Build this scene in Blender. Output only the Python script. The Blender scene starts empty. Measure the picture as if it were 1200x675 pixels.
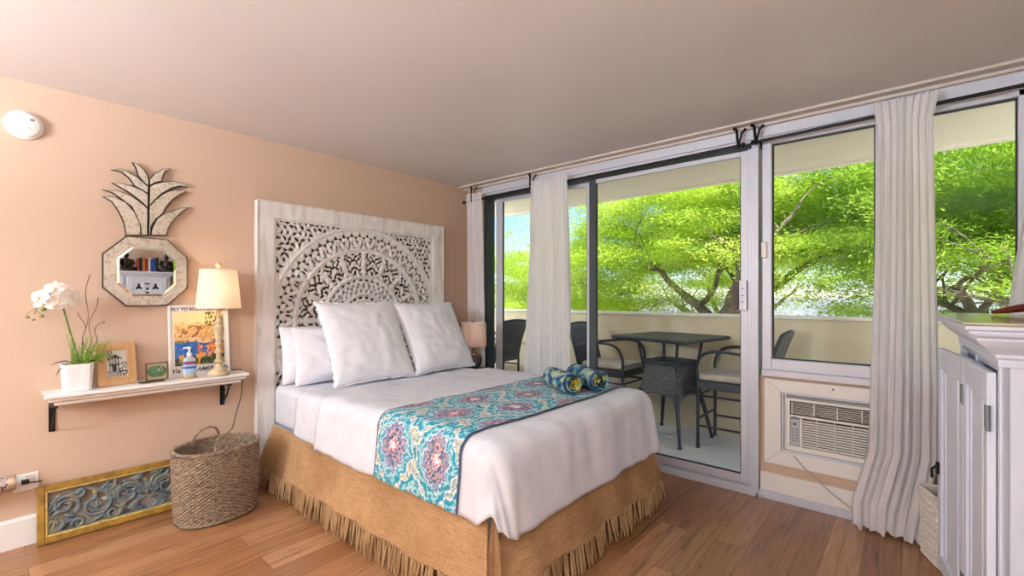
import bpy, bmesh, math, random
import numpy as np
from mathutils import Vector, Matrix, noise, Euler
C = bpy.context.scene.collection
PI = math.pi
random.seed(7)

# ---------------------------------------------------------------- node materials
def new_mat(name):
    m = bpy.data.materials.new(name); m.use_nodes = True
    nt = m.node_tree; nt.nodes.clear()
    out = nt.nodes.new('ShaderNodeOutputMaterial')
    b = nt.nodes.new('ShaderNodeBsdfPrincipled')
    nt.links.new(b.outputs[0], out.inputs[0])
    return m, nt, b, out

def srgb(r, g, b):
    f = lambda c: (c/255/12.92) if c/255 <= .04045 else ((c/255+.055)/1.055)**2.4
    return (f(r), f(g), f(b), 1)

def N(nt, t, **kw):
    n = nt.nodes.new('ShaderNode'+t)
    for k, v in kw.items(): setattr(n, k, v)
    return n

def coords(nt, scale=(1,1,1), kind='Object', rot=(0,0,0)):
    tc = N(nt, 'TexCoord'); mp = N(nt, 'Mapping')
    mp.inputs['Scale'].default_value = scale; mp.inputs['Rotation'].default_value = rot
    nt.links.new(tc.outputs[kind], mp.inputs[0]); return mp.outputs[0]

def mixc(nt, fac, a, b, mode='MIX'):
    m = N(nt, 'Mix', data_type='RGBA', blend_type=mode)
    for sock, v in ((m.inputs[0], fac), (m.inputs[6], a), (m.inputs[7], b)):
        if hasattr(v, 'is_output'): nt.links.new(v, sock)
        else: sock.default_value = v
    return m.outputs[2]

def ramp(nt, fac, stops):
    r = N(nt, 'ValToRGB'); el = r.color_ramp.elements
    el[0].position, el[0].color = stops[0]; el[1].position, el[1].color = stops[-1]
    for p, c in stops[1:-1]:
        e = el.new(p); e.color = c
    nt.links.new(fac, r.inputs[0]); return r.outputs[0]

def bump(nt, b, h, strength=.3, dist=.01):
    n = N(nt, 'Bump'); n.inputs['Strength'].default_value = strength; n.inputs['Distance'].default_value = dist
    nt.links.new(h, n.inputs['Height']); nt.links.new(n.outputs[0], b.inputs['Normal'])

def plain(name, c, rough=.5, metal=0, var=.06, vs=8, bs=0, bscale=60, bd=.002, scale=(1,1,1), c2=None, spec=.5):
    """procedural: base colour with a soft noise mottling and optional bump"""
    m, nt, b, o = new_mat(name)
    co = coords(nt, scale)
    nz = N(nt, 'TexNoise'); nz.inputs['Scale'].default_value = vs; nz.inputs['Detail'].default_value = 5
    nt.links.new(co, nz.inputs['Vector'])
    if c2 is None: c2 = tuple(max(0, x*(1-var*2.2)) for x in c[:3])+(1,)
    r = ramp(nt, nz.outputs[0], [(.3, c2), (.7, c)])
    nt.links.new(r, b.inputs['Base Color'])
    b.inputs['Roughness'].default_value = rough; b.inputs['Metallic'].default_value = metal
    b.inputs['Specular IOR Level'].default_value = spec
    if bs:
        n2 = N(nt, 'TexNoise'); n2.inputs['Scale'].default_value = bscale; n2.inputs['Detail'].default_value = 4
        nt.links.new(co, n2.inputs['Vector']); bump(nt, b, n2.outputs[0], bs, bd)
    return m

def fabric(name, c, c2=None, weave=500, var=.05, bs=.35, rough=.9, wr=9, wrd=.012, translucent=0, sheen=.2):
    m, nt, b, o = new_mat(name)
    co = coords(nt)
    nz = N(nt, 'TexNoise'); nz.inputs['Scale'].default_value = 12; nz.inputs['Detail'].default_value = 6
    nt.links.new(co, nz.inputs['Vector'])
    c2 = c2 or tuple(x*(1-var) for x in c[:3])+(1,)
    r = ramp(nt, nz.outputs[0], [(.35, c2), (.65, c)])
    nt.links.new(r, b.inputs['Base Color'])
    b.inputs['Roughness'].default_value = rough; b.inputs['Specular IOR Level'].default_value = .2
    w = N(nt, 'TexNoise'); w.inputs['Scale'].default_value = weave; w.inputs['Detail'].default_value = 2
    nt.links.new(co, w.inputs['Vector'])
    w2 = N(nt, 'TexNoise'); w2.inputs['Scale'].default_value = wr; w2.inputs['Detail'].default_value = 3; w2.inputs['Distortion'].default_value = .8
    nt.links.new(co, w2.inputs['Vector'])
    b1 = N(nt, 'Bump'); b1.inputs['Strength'].default_value = bs; b1.inputs['Distance'].default_value = .0015
    nt.links.new(w.outputs[0], b1.inputs['Height'])
    b2 = N(nt, 'Bump'); b2.inputs['Strength'].default_value = bs; b2.inputs['Distance'].default_value = wrd
    nt.links.new(w2.outputs[0], b2.inputs['Height']); nt.links.new(b1.outputs[0], b2.inputs['Normal'])
    nt.links.new(b2.outputs[0], b.inputs['Normal'])
    if translucent:
        t = N(nt, 'BsdfTranslucent'); t.inputs[0].default_value = c
        mx = N(nt, 'MixShader'); mx.inputs[0].default_value = translucent
        nt.links.new(b.outputs[0], mx.inputs[1]); nt.links.new(t.outputs[0], mx.inputs[2]); nt.links.new(mx.outputs[0], o.inputs[0])
    return m

def attr_mat(name, attr='Col', rough=.8, weave=True, c_noise=0, spec=.3):
    """colours come from a pattern computed in this script and stored per face corner"""
    m, nt, b, o = new_mat(name)
    a = N(nt, 'Attribute'); a.attribute_name = attr
    out = a.outputs[0]
    if c_noise:
        nz = N(nt, 'TexNoise'); nz.inputs['Scale'].default_value = 90; nt.links.new(coords(nt), nz.inputs['Vector'])
        out = mixc(nt, c_noise, out, ramp(nt, nz.outputs[0], [(.3, (.3,.3,.3,1)), (.7, (1,1,1,1))]), 'MULTIPLY')
    nt.links.new(out, b.inputs['Base Color']); b.inputs['Roughness'].default_value = rough
    b.inputs['Specular IOR Level'].default_value = spec
    if weave:
        w = N(nt, 'TexNoise'); w.inputs['Scale'].default_value = 400; nt.links.new(coords(nt), w.inputs['Vector'])
        bump(nt, b, w.outputs[0], .3, .002)
    return m

def emis(name, c, s):
    m, nt, b, o = new_mat(name)
    b.inputs['Base Color'].default_value = c; b.inputs['Emission Color'].default_value = c; b.inputs['Emission Strength'].default_value = s
    return m

def glass_mat(name, tint=(1,1,1,1), refl=.07, rough=0.0):
    m, nt, b, o = new_mat(name); nt.nodes.remove(b)
    t = N(nt, 'BsdfTransparent'); t.inputs[0].default_value = tint
    g = N(nt, 'BsdfGlossy'); g.inputs['Roughness'].default_value = rough; g.inputs[0].default_value = (.9,.95,1,1)
    f = N(nt, 'LayerWeight'); f.inputs[0].default_value = refl*2
    mx = N(nt, 'MixShader')
    mm = N(nt, 'Math', operation='MULTIPLY'); nt.links.new(f.outputs['Fresnel'], mm.inputs[0]); mm.inputs[1].default_value = .55
    nt.links.new(mm.outputs[0], mx.inputs[0]); nt.links.new(t.outputs[0], mx.inputs[1]); nt.links.new(g.outputs[0], mx.inputs[2])
    nt.links.new(mx.outputs[0], o.inputs[0]); return m

# ---------------------------------------------------------------- mesh helpers
class MB:
    def __init__(s): s.v = []; s.f = []
    def add(s, vs, fs):
        n = len(s.v); s.v += [tuple(v) for v in vs]; s.f += [tuple(i+n for i in f) for f in fs]; return s
    def box(s, x0, x1, y0, y1, z0, z1, M=None):
        vs = [Vector(p) for p in ((x0,y0,z0),(x1,y0,z0),(x1,y1,z0),(x0,y1,z0),(x0,y0,z1),(x1,y0,z1),(x1,y1,z1),(x0,y1,z1))]
        if M: vs = [M @ v for v in vs]
        return s.add(vs, [(0,3,2,1),(4,5,6,7),(0,1,5,4),(1,2,6,5),(2,3,7,6),(3,0,4,7)])
    def tube(s, pts, r, n=10, cap=True, flat=1.0):
        pts = [Vector(p) for p in pts]; k = len(pts)
        rs = r if isinstance(r, (list, tuple)) else [r]*k
        up = Vector((0,0,1)); vs = []; prev = None
        for i, p in enumerate(pts):
            d = (pts[min(i+1,k-1)]-pts[max(i-1,0)])
            d = d.normalized() if d.length > 1e-9 else Vector((0,0,1))
            if prev is None:
                a = d.orthogonal().normalized() if abs(d.z) > .95 else d.cross(up).normalized()
            else:
                a = prev - d*prev.dot(d)
                a = a.normalized() if a.length > 1e-6 else d.orthogonal().normalized()
            prev = a; b = d.cross(a)
            for j in range(n):
                t = 2*PI*j/n
                vs.append(p + a*math.cos(t)*rs[i] + b*math.sin(t)*rs[i]*flat)
        fs = [(i*n+j, i*n+(j+1)%n, (i+1)*n+(j+1)%n, (i+1)*n+j) for i in range(k-1) for j in range(n)]
        if cap: fs += [tuple(range(n-1,-1,-1)), tuple((k-1)*n+j for j in range(n))]
        return s.add(vs, fs)
    def lathe(s, prof, n=32, c=(0,0,0), sx=1, sy=1, cap=True, rib=0, ribn=0):
        vs = []
        for r, z in prof:
            for j in range(n):
                t = 2*PI*j/n; rr = r*(1+rib*math.cos(ribn*t)) if rib else r
                vs.append((c[0]+rr*math.cos(t)*sx, c[1]+rr*math.sin(t)*sy, c[2]+z))
        k = len(prof)
        fs = [(i*n+j, i*n+(j+1)%n, (i+1)*n+(j+1)%n, (i+1)*n+j) for i in range(k-1) for j in range(n)]
        if cap: fs += [tuple(range(n-1,-1,-1)), tuple((k-1)*n+j for j in range(n))]
        return s.add(vs, fs)
    def sphere(s, c, r, n=14, m=9, sc=(1,1,1)):
        prof = [(max(1e-4, math.sin(PI*i/m)), -math.cos(PI*i/m)) for i in range(m+1)]
        b = MB().lathe(prof, n)
        return s.add([(c[0]+v[0]*r*sc[0], c[1]+v[1]*r*sc[1], c[2]+v[2]*r*sc[2]) for v in b.v], b.f)
    def prism(s, poly, axis, a0, a1):
        """extrude a 2D outline along an axis; poly in the two other axes order"""
        def P(p, a):
            return {'x': (a,p[0],p[1]), 'y': (p[0],a,p[1]), 'z': (p[0],p[1],a)}[axis]
        n = len(poly)
        return s.add([P(p,a0) for p in poly]+[P(p,a1) for p in poly],
                     [tuple(range(n-1,-1,-1)), tuple(range(n,2*n))]+[(i,(i+1)%n,n+(i+1)%n,n+i) for i in range(n)])
    def xf(s, M):
        s.v = [tuple(M @ Vector(v)) for v in s.v]; return s

def mesh_from(name, v, f):
    me = bpy.data.meshes.new(name); me.from_pydata([tuple(p) for p in v], [], [tuple(q) for q in f]); me.update(); return me

def link(name, me, mat, parent=None, smooth=False, bev=0, loc=None, fix=True):
    if fix:
        bm = bmesh.new(); bm.from_mesh(me); bmesh.ops.recalc_face_normals(bm, faces=bm.faces); bm.to_mesh(me); bm.free()
    o = bpy.data.objects.new(name, me); C.objects.link(o)
    if mat: me.materials.append(mat)
    if parent: o.parent = parent
    if loc: o.location = loc
    if smooth:
        me.polygons.foreach_set('use_smooth', [True]*len(me.polygons))
        if smooth == 'auto':
            me.set_sharp_from_angle(angle=math.radians(40))
    if bev:
        b = o.modifiers.new('bevel', 'BEVEL'); b.width = bev; b.segments = 2; b.limit_method = 'ANGLE'; b.angle_limit = math.radians(40)
    return o

def obj(name, mb, mat, parent=None, smooth=False, bev=0, loc=None):
    return link(name, mesh_from(name, mb.v, mb.f), mat, parent, smooth, bev, loc)

def tag(o, label, cat, group=None):
    o['label'] = label; o['category'] = cat
    if group: o['group'] = group
    return o

def thing(name, label, cat, loc=(0,0,0), rz=0, group=None):
    o = bpy.data.objects.new(name, None); C.objects.link(o); o.empty_display_size = .05
    o.location = loc; o.rotation_euler = (0,0,rz)
    return tag(o, label, cat, group)

def struct(name, mb=None, mat=None, bev=0, parent=None, smooth=False):
    if mb is None:
        o = bpy.data.objects.new(name, None); C.objects.link(o); o.empty_display_size = .05
    else: o = obj(name, mb, mat, parent, smooth, bev)
    if not parent: o['kind'] = 'structure'
    return o

def dup(root, loc, rz, label=None):
    r = root.copy(); C.objects.link(r); r.location = loc; r.rotation_euler = (0,0,rz)
    if label: r['label'] = label
    for ch in list(root.children):
        c = ch.copy(); C.objects.link(c); c.parent = r
        for g in ch.children:
            d = g.copy(); C.objects.link(d); d.parent = c
    return r

def grid_mesh(name, P, close_u=False):
    """P: array (nu, nv, 3)"""
    nu, nv = P.shape[:2]
    idx = np.arange(nu*nv).reshape(nu, nv)
    if close_u: idx = np.vstack([idx, idx[:1]])
    f = np.stack([idx[:-1,:-1], idx[1:,:-1], idx[1:,1:], idx[:-1,1:]], -1).reshape(-1, 4)
    me = bpy.data.meshes.new(name); me.from_pydata(P.reshape(-1,3).tolist(), [], f.tolist()); me.update(); return me

def set_cols(me, cols):
    """cols per vertex (n,3) linear"""
    a = me.color_attributes.new('Col', 'FLOAT_COLOR', 'POINT')
    d = np.ones((len(me.vertices), 4), np.float32); d[:, :3] = cols
    a.data.foreach_set('color', d.ravel())

def vnoise(X, Y, s=1., seed=0., Z=None):
    out = np.empty(X.shape); xf, yf = X.ravel(), Y.ravel(); zf = Z.ravel() if Z is not None else None
    o = out.ravel()
    for i in range(len(xf)):
        o[i] = noise.noise((xf[i]*s+seed, yf[i]*s-seed, (zf[i]*s if zf is not None else seed*.37)))
    return o.reshape(X.shape)

def carved(F, xs, ys, relief, fall, thick):
    """solid where F>0 (metres); returns verts (a, b, depth) and faces; depth grows with F, sides are walled"""
    nx, ny = len(xs), len(ys)
    V = []; Fc = []; corner = {}; edge = {}
    hgt = lambda f: relief*(1-(1-min(1, max(0, f)/fall))**2)
    def cv(i, j):
        k = (i, j)
        if k not in corner: corner[k] = len(V); V.append((xs[i], ys[j], hgt(F[i, j])))
        return corner[k]
    def ev(i0, j0, i1, j1):
        k = (i0, j0, i1, j1) if (i0, j0) < (i1, j1) else (i1, j1, i0, j0)
        if k not in edge:
            a, b = F[k[0], k[1]], F[k[2], k[3]]; t = a/(a-b)
            edge[k] = len(V); V.append((xs[k[0]]+(xs[k[2]]-xs[k[0]])*t, ys[k[1]]+(ys[k[3]]-ys[k[1]])*t, 0.0))
        return edge[k]
    segs = []
    pos = F > 0
    for i in range(nx-1):
        for j in range(ny-1):
            cs = ((i,j),(i+1,j),(i+1,j+1),(i,j+1))
            p = [pos[c] for c in cs]; n = sum(p)
            if n == 0: continue
            if n == 4: Fc.append(tuple(cv(*c) for c in cs)); continue
            poly = []; cuts = []
            for k in range(4):
                a, b = cs[k], cs[(k+1) % 4]
                if p[k]: poly.append(cv(*a))
                if p[k] != p[(k+1) % 4]:
                    e = ev(*a, *b); poly.append(e); cuts.append((e, p[k]))
            Fc.append(tuple(poly))
            for q in range(len(cuts)):
                e0, out0 = cuts[q]; e1, out1 = cuts[(q+1) % len(cuts)]
                if out0 and not out1: segs.append((e0, e1))
    back = {}
    for a, b in segs:
        for q in (a, b):
            if q not in back: back[q] = len(V); V.append((V[q][0], V[q][1], -thick))
        Fc.append((b, a, back[a], back[b]))
    return V, Fc

def text(name, body, size, loc, rot, mat, parent=None, ext=.0005, align='CENTER', shear=0, bold=0):
    cu = bpy.data.curves.new(name, 'FONT'); cu.body = body; cu.size = size; cu.extrude = ext; cu.align_x = align; cu.align_y = 'CENTER'
    cu.shear = shear; cu.offset = bold
    tmp = bpy.data.objects.new('tmp', cu); C.objects.link(tmp); bpy.context.view_layer.update()
    me = bpy.data.meshes.new_from_object(tmp.evaluated_get(bpy.context.evaluated_depsgraph_get())); bpy.data.objects.remove(tmp)
    me.materials.clear(); me.materials.append(mat)
    o = bpy.data.objects.new(name, me); C.objects.link(o); o.location = loc; o.rotation_euler = rot
    if parent: o.parent = parent
    return o
SKY, SUN, FILL_GLOBE, FILL_UP, FILL_BALCONY, EXPO = .20, 8.0, 150, 148, 300, 0.38  # strengths of sky, sun and the added fill lamps, then exposure
# ================================================================= MATERIALS
M = {}
M['wall'] = plain('peach_wall_paint', srgb(198,172,152), .75, var=.02, vs=1.5, bs=.12, bscale=35, bd=.003, spec=.25)
M['ceil'] = plain('ceiling_paint', srgb(214,206,202), .42, var=.03, vs=1.2, bs=.06, bscale=18, bd=.003, spec=.35)
M['white'] = plain('white_gloss_paint', srgb(232,230,228), .4, var=.015, vs=5)
M['trim'] = plain('trim_paint', srgb(202,192,186), .5, var=.02, vs=3)
M['alu'] = plain('brushed_aluminium', srgb(206,210,222), .45, .2, var=.04, vs=6, scale=(30,30,1))
M['alud'] = plain('dark_anodised_frame', srgb(58,70,74), .45, .3, var=.05, vs=6)
M['blackmetal'] = plain('black_iron', srgb(22,20,20), .45, .5, var=.1)
M['gasket'] = plain('rubber_gasket', srgb(40,44,44), .6)
M['conc'] = plain('beige_painted_concrete', srgb(226,214,190), .85, var=.06, vs=5, bs=.2, bscale=30, bd=.004, c2=srgb(214,202,176))
M['soffit'] = plain('cream_painted_soffit', srgb(244,234,216), .85, var=.03, vs=4, bs=.2, bscale=22, bd=.004)
M['floorout'] = plain('pale_balcony_deck', srgb(224,224,228), .6, var=.05, vs=4, c2=srgb(206,210,220))
M['glass'] = glass_mat('window_glass', (.97,.99,.98,1), .06)
M['linen'] = fabric('white_curtain_linen', srgb(249,248,250), srgb(244,242,245), translucent=.42, wr=5, wrd=.006, bs=.3)
M['cotton'] = fabric('white_cotton', srgb(226,231,242), srgb(219,224,236), wr=7, wrd=.010, bs=.45)
_m = M['cotton']; _nt = _m.node_tree; _b = [n for n in _nt.nodes if n.type == 'BSDF_PRINCIPLED'][0]
_d = N(_nt, 'VectorMath', operation='DOT_PRODUCT'); _d.inputs[1].default_value = (0,1,1); _nt.links.new(coords(_nt), _d.inputs[0])
_s = N(_nt, 'Math', operation='MULTIPLY'); _s.inputs[1].default_value = 2*PI/.026; _nt.links.new(_d.outputs['Value'], _s.inputs[0])
_s2 = N(_nt, 'Math', operation='SINE'); _nt.links.new(_s.outputs[0], _s2.inputs[0])
_st = ramp(_nt, _s2.outputs[0], [(.35, (.955,.955,.96,1)), (.65, (1,1,1,1))])
_src = _b.inputs['Base Color'].links[0].from_socket; _nt.links.new(mixc(_nt, 1, _src, _st, 'MULTIPLY'), _b.inputs['Base Color'])   # sateen stripes
M['pillow'] = fabric('pillow_cotton', srgb(239,241,249), srgb(234,236,245), wr=9, wrd=.010, bs=.45)
M['dark'] = plain('shadow_gap_dark', srgb(30,26,24), .8)  # plain dark tone for cords, plugs, screws, wheels and backings

# wooden floor: planks run along Y
def wood_floor():
    m, nt, b, o = new_mat('oak_plank_floor')
    co = coords(nt, (1,1,1), rot=(0,0,PI/2))
    br = N(nt, 'TexBrick'); br.offset = .37; br.inputs['Scale'].default_value = 1
    br.inputs['Mortar Size'].default_value = .0012; br.inputs['Brick Width'].default_value = 1.22; br.inputs['Row Height'].default_value = .152
    br.inputs['Color1'].default_value = (0,0,0,1); br.inputs['Color2'].default_value = (1,1,1,1); br.inputs['Mortar'].default_value = (.5,.5,.5,1)
    br.inputs['Bias'].default_value = 0
    nt.links.new(co, br.inputs['Vector'])
    tone = ramp(nt, br.outputs[0], [(0, srgb(138,94,60)), (.5, srgb(158,112,76)), (1, srgb(180,138,102))])
    # offset the grain per plank
    add = N(nt, 'VectorMath', operation='MULTIPLY_ADD'); add.inputs[1].default_value = (7,3,5)
    nt.links.new(br.outputs[0], add.inputs[0]); nt.links.new(coords(nt, (13,.75,1)), add.inputs[2])
    g = N(nt, 'TexNoise'); g.inputs['Scale'].default_value = 1.6; g.inputs['Detail'].default_value = 8; g.inputs['Roughness'].default_value = .65; g.inputs['Distortion'].default_value = 1.2
    nt.links.new(add.outputs[0], g.inputs['Vector'])
    gr = ramp(nt, g.outputs[0], [(.30, srgb(110,84,66)), (.40, srgb(190,176,164)), (.52, (1,1,1,1)), (.62, srgb(214,200,188)), (.75, srgb(255,250,244))])
    c1 = mixc(nt, .75, tone, gr, 'MULTIPLY')
    # dark cracks and knots
    k = N(nt, 'TexNoise'); k.inputs['Scale'].default_value = 2.6; k.inputs['Detail'].default_value = 6; k.inputs['Distortion'].default_value = 2.5; k.inputs['Roughness'].default_value = .6
    sc = N(nt, 'VectorMath', operation='MULTIPLY'); sc.inputs[1].default_value = (.55,1.1,1)
    nt.links.new(add.outputs[0], sc.inputs[0]); nt.links.new(sc.outputs[0], k.inputs['Vector'])
    kr = ramp(nt, k.outputs[0], [(.31, srgb(64,42,30)), (.38, (1,1,1,1)), (.9, (1,1,1,1))])
    c2 = mixc(nt, .7, c1, kr, 'MULTIPLY')
    mort = ramp(nt, br.outputs['Fac'], [(0, (1,1,1,1)), (1, srgb(120,92,70))])
    c3 = mixc(nt, 1, c2, mort, 'MULTIPLY')
    nt.links.new(c3, b.inputs['Base Color'])
    b.inputs['Roughness'].default_value = .34; b.inputs['Specular IOR Level'].default_value = .6
    bump(nt, b, g.outputs[0], .12, .003)
    return m
M['floor'] = wood_floor()

# ================================================================= ROOM SHELL
RX, RY, CZ = 4.42, -6.6, 2.44
struct('floor', MB().box(-.1, RX+.1, RY-.1, 0, -.12, 0), M['floor'])
struct('ceiling', MB().box(-.1, RX+.1, RY-.1, .12, CZ, CZ+.16), M['ceil'])
struct('wall_left', MB().box(-.12, 0, RY, .12, 0, CZ), M['wall'])
struct('wall_right', MB().box(RX, RX+.12, RY, .12, 0, CZ), M['wall'])
struct('wall_rear', MB().box(-.12, RX+.12, RY-.12, RY, 0, CZ), M['wall'])
w = MB()
w.box(0, .25, 0, .12, 0, CZ)
AX0, AX1, AZ0, AZ1 = 2.903, 3.46, .32, .70          # opening of the wall air conditioner
w.box(2.78, AX0, .0, .12, .0, .79); w.box(AX1, RX, .0, .12, .0, .79)
w.box(AX0, AX1, .0, .12, .0, AZ0); w.box(AX0, AX1, .0, .12, AZ1, .79)
w.box(.25, RX, .03, .12, 2.40, CZ)
struct('wall_front', w, M['wall'])
bb = MB(); bb.prism([(0.0,0.0),(.016,0.0),(.016,.138),(.009,.152),(0.0,.152)], 'y', RY, 0)
struct('baseboard_left', bb, M['white'])
struct('baseboard_front', MB().box(2.785, RX, -.022, 0, .05, .165), M['white'], bev=.003)
struct('trim_1', MB().box(.0, RX, -.062, .03, 2.408, CZ-.0).box(.0, RX, -.128, -.0, 2.424, CZ), M['trim'], bev=.002)
struct('trim_2', MB().box(.25, RX, -.035, .10, 2.345, 2.408).box(.25, RX, -.02, .10, 2.325, 2.345), M['alu'], bev=.002)
struct('trim_3', MB().box(2.78, RX, -.03, 0, 0, .05), M['alu'], bev=.002)      # metal strip under the white baseboard

# ---- sliding door
door = struct('door_1')
fr = MB()
fr.box(.25, .30, -.01, .10, .0, 2.33)                         # left jamb
fr.box(.25, 2.79, .0, .10, 2.285, 2.33)                     # head
link('door_frame', mesh_from('door_frame', fr.v, fr.f), M['alud'], door, bev=.002)
obj('door_frame', MB().box(.25, 2.80, -.045, .115, .0, .028).box(.25, 2.79, -.02, -.008, .028, .045).box(.25,2.79,.03,.042,.028,.045)
    .box(2.735, 2.779, -.03, .10, .0, 2.33).box(2.760,2.779,-.045,-.03,0,2.33), M['alu'], door, bev=.002)
def leaf(x0, x1, y, wl, wr, mat, ml):
    l = obj('sliding_leaf', MB().box(x0, x0+wl, y, y+.032, .045, 2.29), ml, door, bev=.003)
    obj('stile', MB().box(x1-wr, x1, y, y+.032, .045, 2.29).box(x1-wr*.45, x1, y-.012, y, .045, 2.29), mat, l, bev=.003)
    obj('rail', MB().box(x0+wl, x1-wr, y, y+.032, .045, .105).box(x0+wl, x1-wr, y, y+.032, 2.255, 2.29), mat, l, bev=.003)
    obj('gasket', MB().box(x0+wl, x1-wr, y+.006, y+.026, .105, .111).box(x0+wl, x0+wl+.005, y+.006, y+.026, .11, 2.25)
        .box(x1-wr-.005, x1-wr, y+.006, y+.026, .11, 2.25), M['gasket'], l)
    obj('glass_pane', MB().box(x0+wl, x1-wr, y+.014, y+.018, .105, 2.255), M['glass'], l)
    return l
leaf(.36, 1.50, .052, .085, .075, M['alu'], M['alu'])
l2 = leaf(1.475, 2.745, .006, .065, .085, M['alu'], M['alud'])
hd = obj('door_handle', MB().box(2.655, 2.705, -.028, -.006, 1.215, 1.415), M['alu'], door, bev=.003)
obj('handle_grip', MB().box(2.622, 2.657, -.04, .0, 1.22, 1.41), plain('dark_brown_grip', srgb(58,34,28), .5), hd, bev=.003)
sc = MB()
for z in (1.27, 1.315, 1.36): sc.box(2.676, 2.684, -.0295, -.0275, z-.004, z+.004)
obj('screw', sc, M['dark'], hd)

# ---- fixed / sliding window to the right
win = struct('window_1')
f = MB()
f.box(2.797, 2.85, -.02, .06, .79, 2.33); f.box(3.375, 3.47, -.0, .06, .83, 2.33)
f.box(3.93, 4.02, -.015, .06, .83, 2.33); f.box(4.34, 4.42, -.015, .06, .83, 2.33)
f.box(2.80, 4.42, -.015, .06, .835, .905); f.box(2.80, 4.42, -.015, .06, 2.295, 2.345)
obj('window_frame', f, M['alu'], win, bev=.003)
obj('window_sill', MB().box(2.797, 4.42, -.045, .08, .795, .835), M['alu'], win, bev=.003)
g = MB()
for a, b in ((2.85,3.375),(3.47,3.93),(4.02,4.34)):
    obj('glass_pane', MB().box(a, b, .018, .022, .905, 2.295), M['glass'], win)
    g.box(a, b, .01, .03, .905, .912).box(a, b, .01, .03, 2.288, 2.295).box(a, a+.006, .01, .03, .91, 2.29).box(b-.006, b, .01, .03, .91, 2.29)
obj('gasket', g, M['gasket'], win)
obj('window_latch', MB().box(2.795, 2.825, -.04, -.018, 1.56, 1.66), M['white'], win, bev=.004)

# ---- balcony
struct('balcony_floor', MB().box(-4, 8, .115, 1.75, -.25, -.05), M['floorout'])
struct('balcony_soffit', MB().box(-4, 8, .12, 1.50, CZ, CZ+.22).box(-4, 8, 1.42, 1.50, CZ-.012, CZ).box(-4, 8, 1.385, 1.40, CZ-.004, CZ), M['soffit'])
par = struct('balcony_parapet', MB().box(-4, 8, 1.44, 1.60, -.25, 1.105), M['conc'])
obj('coping', MB().box(-4, 8, 1.425, 1.62, 1.10, 1.13), plain('white_coping', srgb(244,240,226), .7), par, bev=.006)
struct('wall_outside', MB().box(-4, -.12, 0, .12, -.25, CZ).box(4.54, 8, 0, .12, -.25, CZ), M['conc'])

# ---- curtain rods with brackets
def rod(name, label, x0, x1, z0, z1, brs):
    t = thing(name, label, 'curtain rod', ((x0+x1)/2, -.1, (z0+z1)/2))
    h = (x1-x0)/2; dz = (z1-z0)/2
    obj('pole', MB().tube([(-h,0,-dz),(h,0,dz)], .0095, 10), M['blackmetal'], t, smooth='auto')
    for x in (-h, h): obj('end_cap', MB().sphere((x,0,dz*x/h), .016, 10, 6), M['blackmetal'], t, smooth=True)
    for bx in brs:
        zx = dz*(bx)/h
        top = 2.44-(z0+z1)/2
        m = MB()
        m.tube([(bx,.002,zx-.016),(bx,-.014,zx),(bx-.004,-.012,zx+.03),(bx-.012,.0,top-.04),(bx-.03,.01,top-.022)], [.006,.007,.008,.009,.012], 8)
        m.tube([(bx,.0,zx+.0),(bx+.012,.02,top-.06),(bx+.035,.03,top-.03)], [.007,.007,.009], 8)
        m.tube([(bx-.0,-.0,zx),(bx,.06,zx+.01)], .006, 8)
        obj('bracket', m, M['blackmetal'], t, smooth='auto')
    return t
rod('curtain_rod', 'long black iron curtain rod above the sliding glass door', .05, 2.70, 2.272, 2.298, (-1.20, -.44, 1.30))
rod('curtain_rod', 'short black iron curtain rod above the window over the air conditioner', 2.76, 4.38, 2.300, 2.325, (-.79, .76))
# ================================================================= HEADBOARD
def wood_white():
    m, nt, b, o = new_mat('whitewashed_wood')
    nz = N(nt, 'TexNoise'); nz.inputs['Scale'].default_value = 3; nz.inputs['Detail'].default_value = 8; nz.inputs['Distortion'].default_value = .5
    nt.links.new(coords(nt, (6,6,1.2)), nz.inputs['Vector'])
    c = ramp(nt, nz.outputs[0], [(.3, srgb(200,194,190)), (.5, srgb(222,219,217)), (.7, srgb(234,232,231))])
    nt.links.new(c, b.inputs['Base Color']); b.inputs['Roughness'].default_value = .7
    bump(nt, b, nz.outputs[0], .25, .003); return m
M['wwood'] = wood_white()
M['brownback'] = plain('brown_backing_board', srgb(96,66,52), .8)
HC = (-1.24, 1.12)    # centre of the carved disc (y, z)
hb = thing('headboard', 'tall whitewashed carved wooden headboard standing behind the bed', 'headboard', (0.0, -1.235, 0))
fm = MB()
W2 = .848; ZT, ZB = 1.985, .0
def rail(m, y0, y1, z0, z1): m.box(.012, .058, y0, y1, z0, z1)
rail(fm, -W2, -W2+.115, ZB, ZT); rail(fm, W2-.115, W2, ZB, ZT); rail(fm, -W2+.115, W2-.115, ZT-.11, ZT); rail(fm, -W2+.115, W2-.115, .25, .37)
obj('frame', fm, M['wwood'], hb, bev=.004)
bd = MB()
for a, b_ in ((-W2+.115, -W2+.128), (W2-.128, W2-.115)): bd.box(.03, .050, a, b_, .37, ZT-.11)
bd.box(.03, .050, -W2+.128, W2-.128, ZT-.123, ZT-.11); bd.box(.03,.050,-W2+.128,W2-.128,.37,.383)
bd.box(.01,.064,-W2-.006,-W2,.0,ZT+.004); bd.box(.01,.064,W2,W2+.006,.0,ZT+.004); bd.box(.01,.064,-W2,W2,ZT,ZT+.008)
obj('moulding', bd, M['wwood'], hb, bev=.002)
obj('backing', MB().box(.004, .012, -W2+.01, W2-.01, .2, ZT-.01), M['brownback'], hb)

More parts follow.
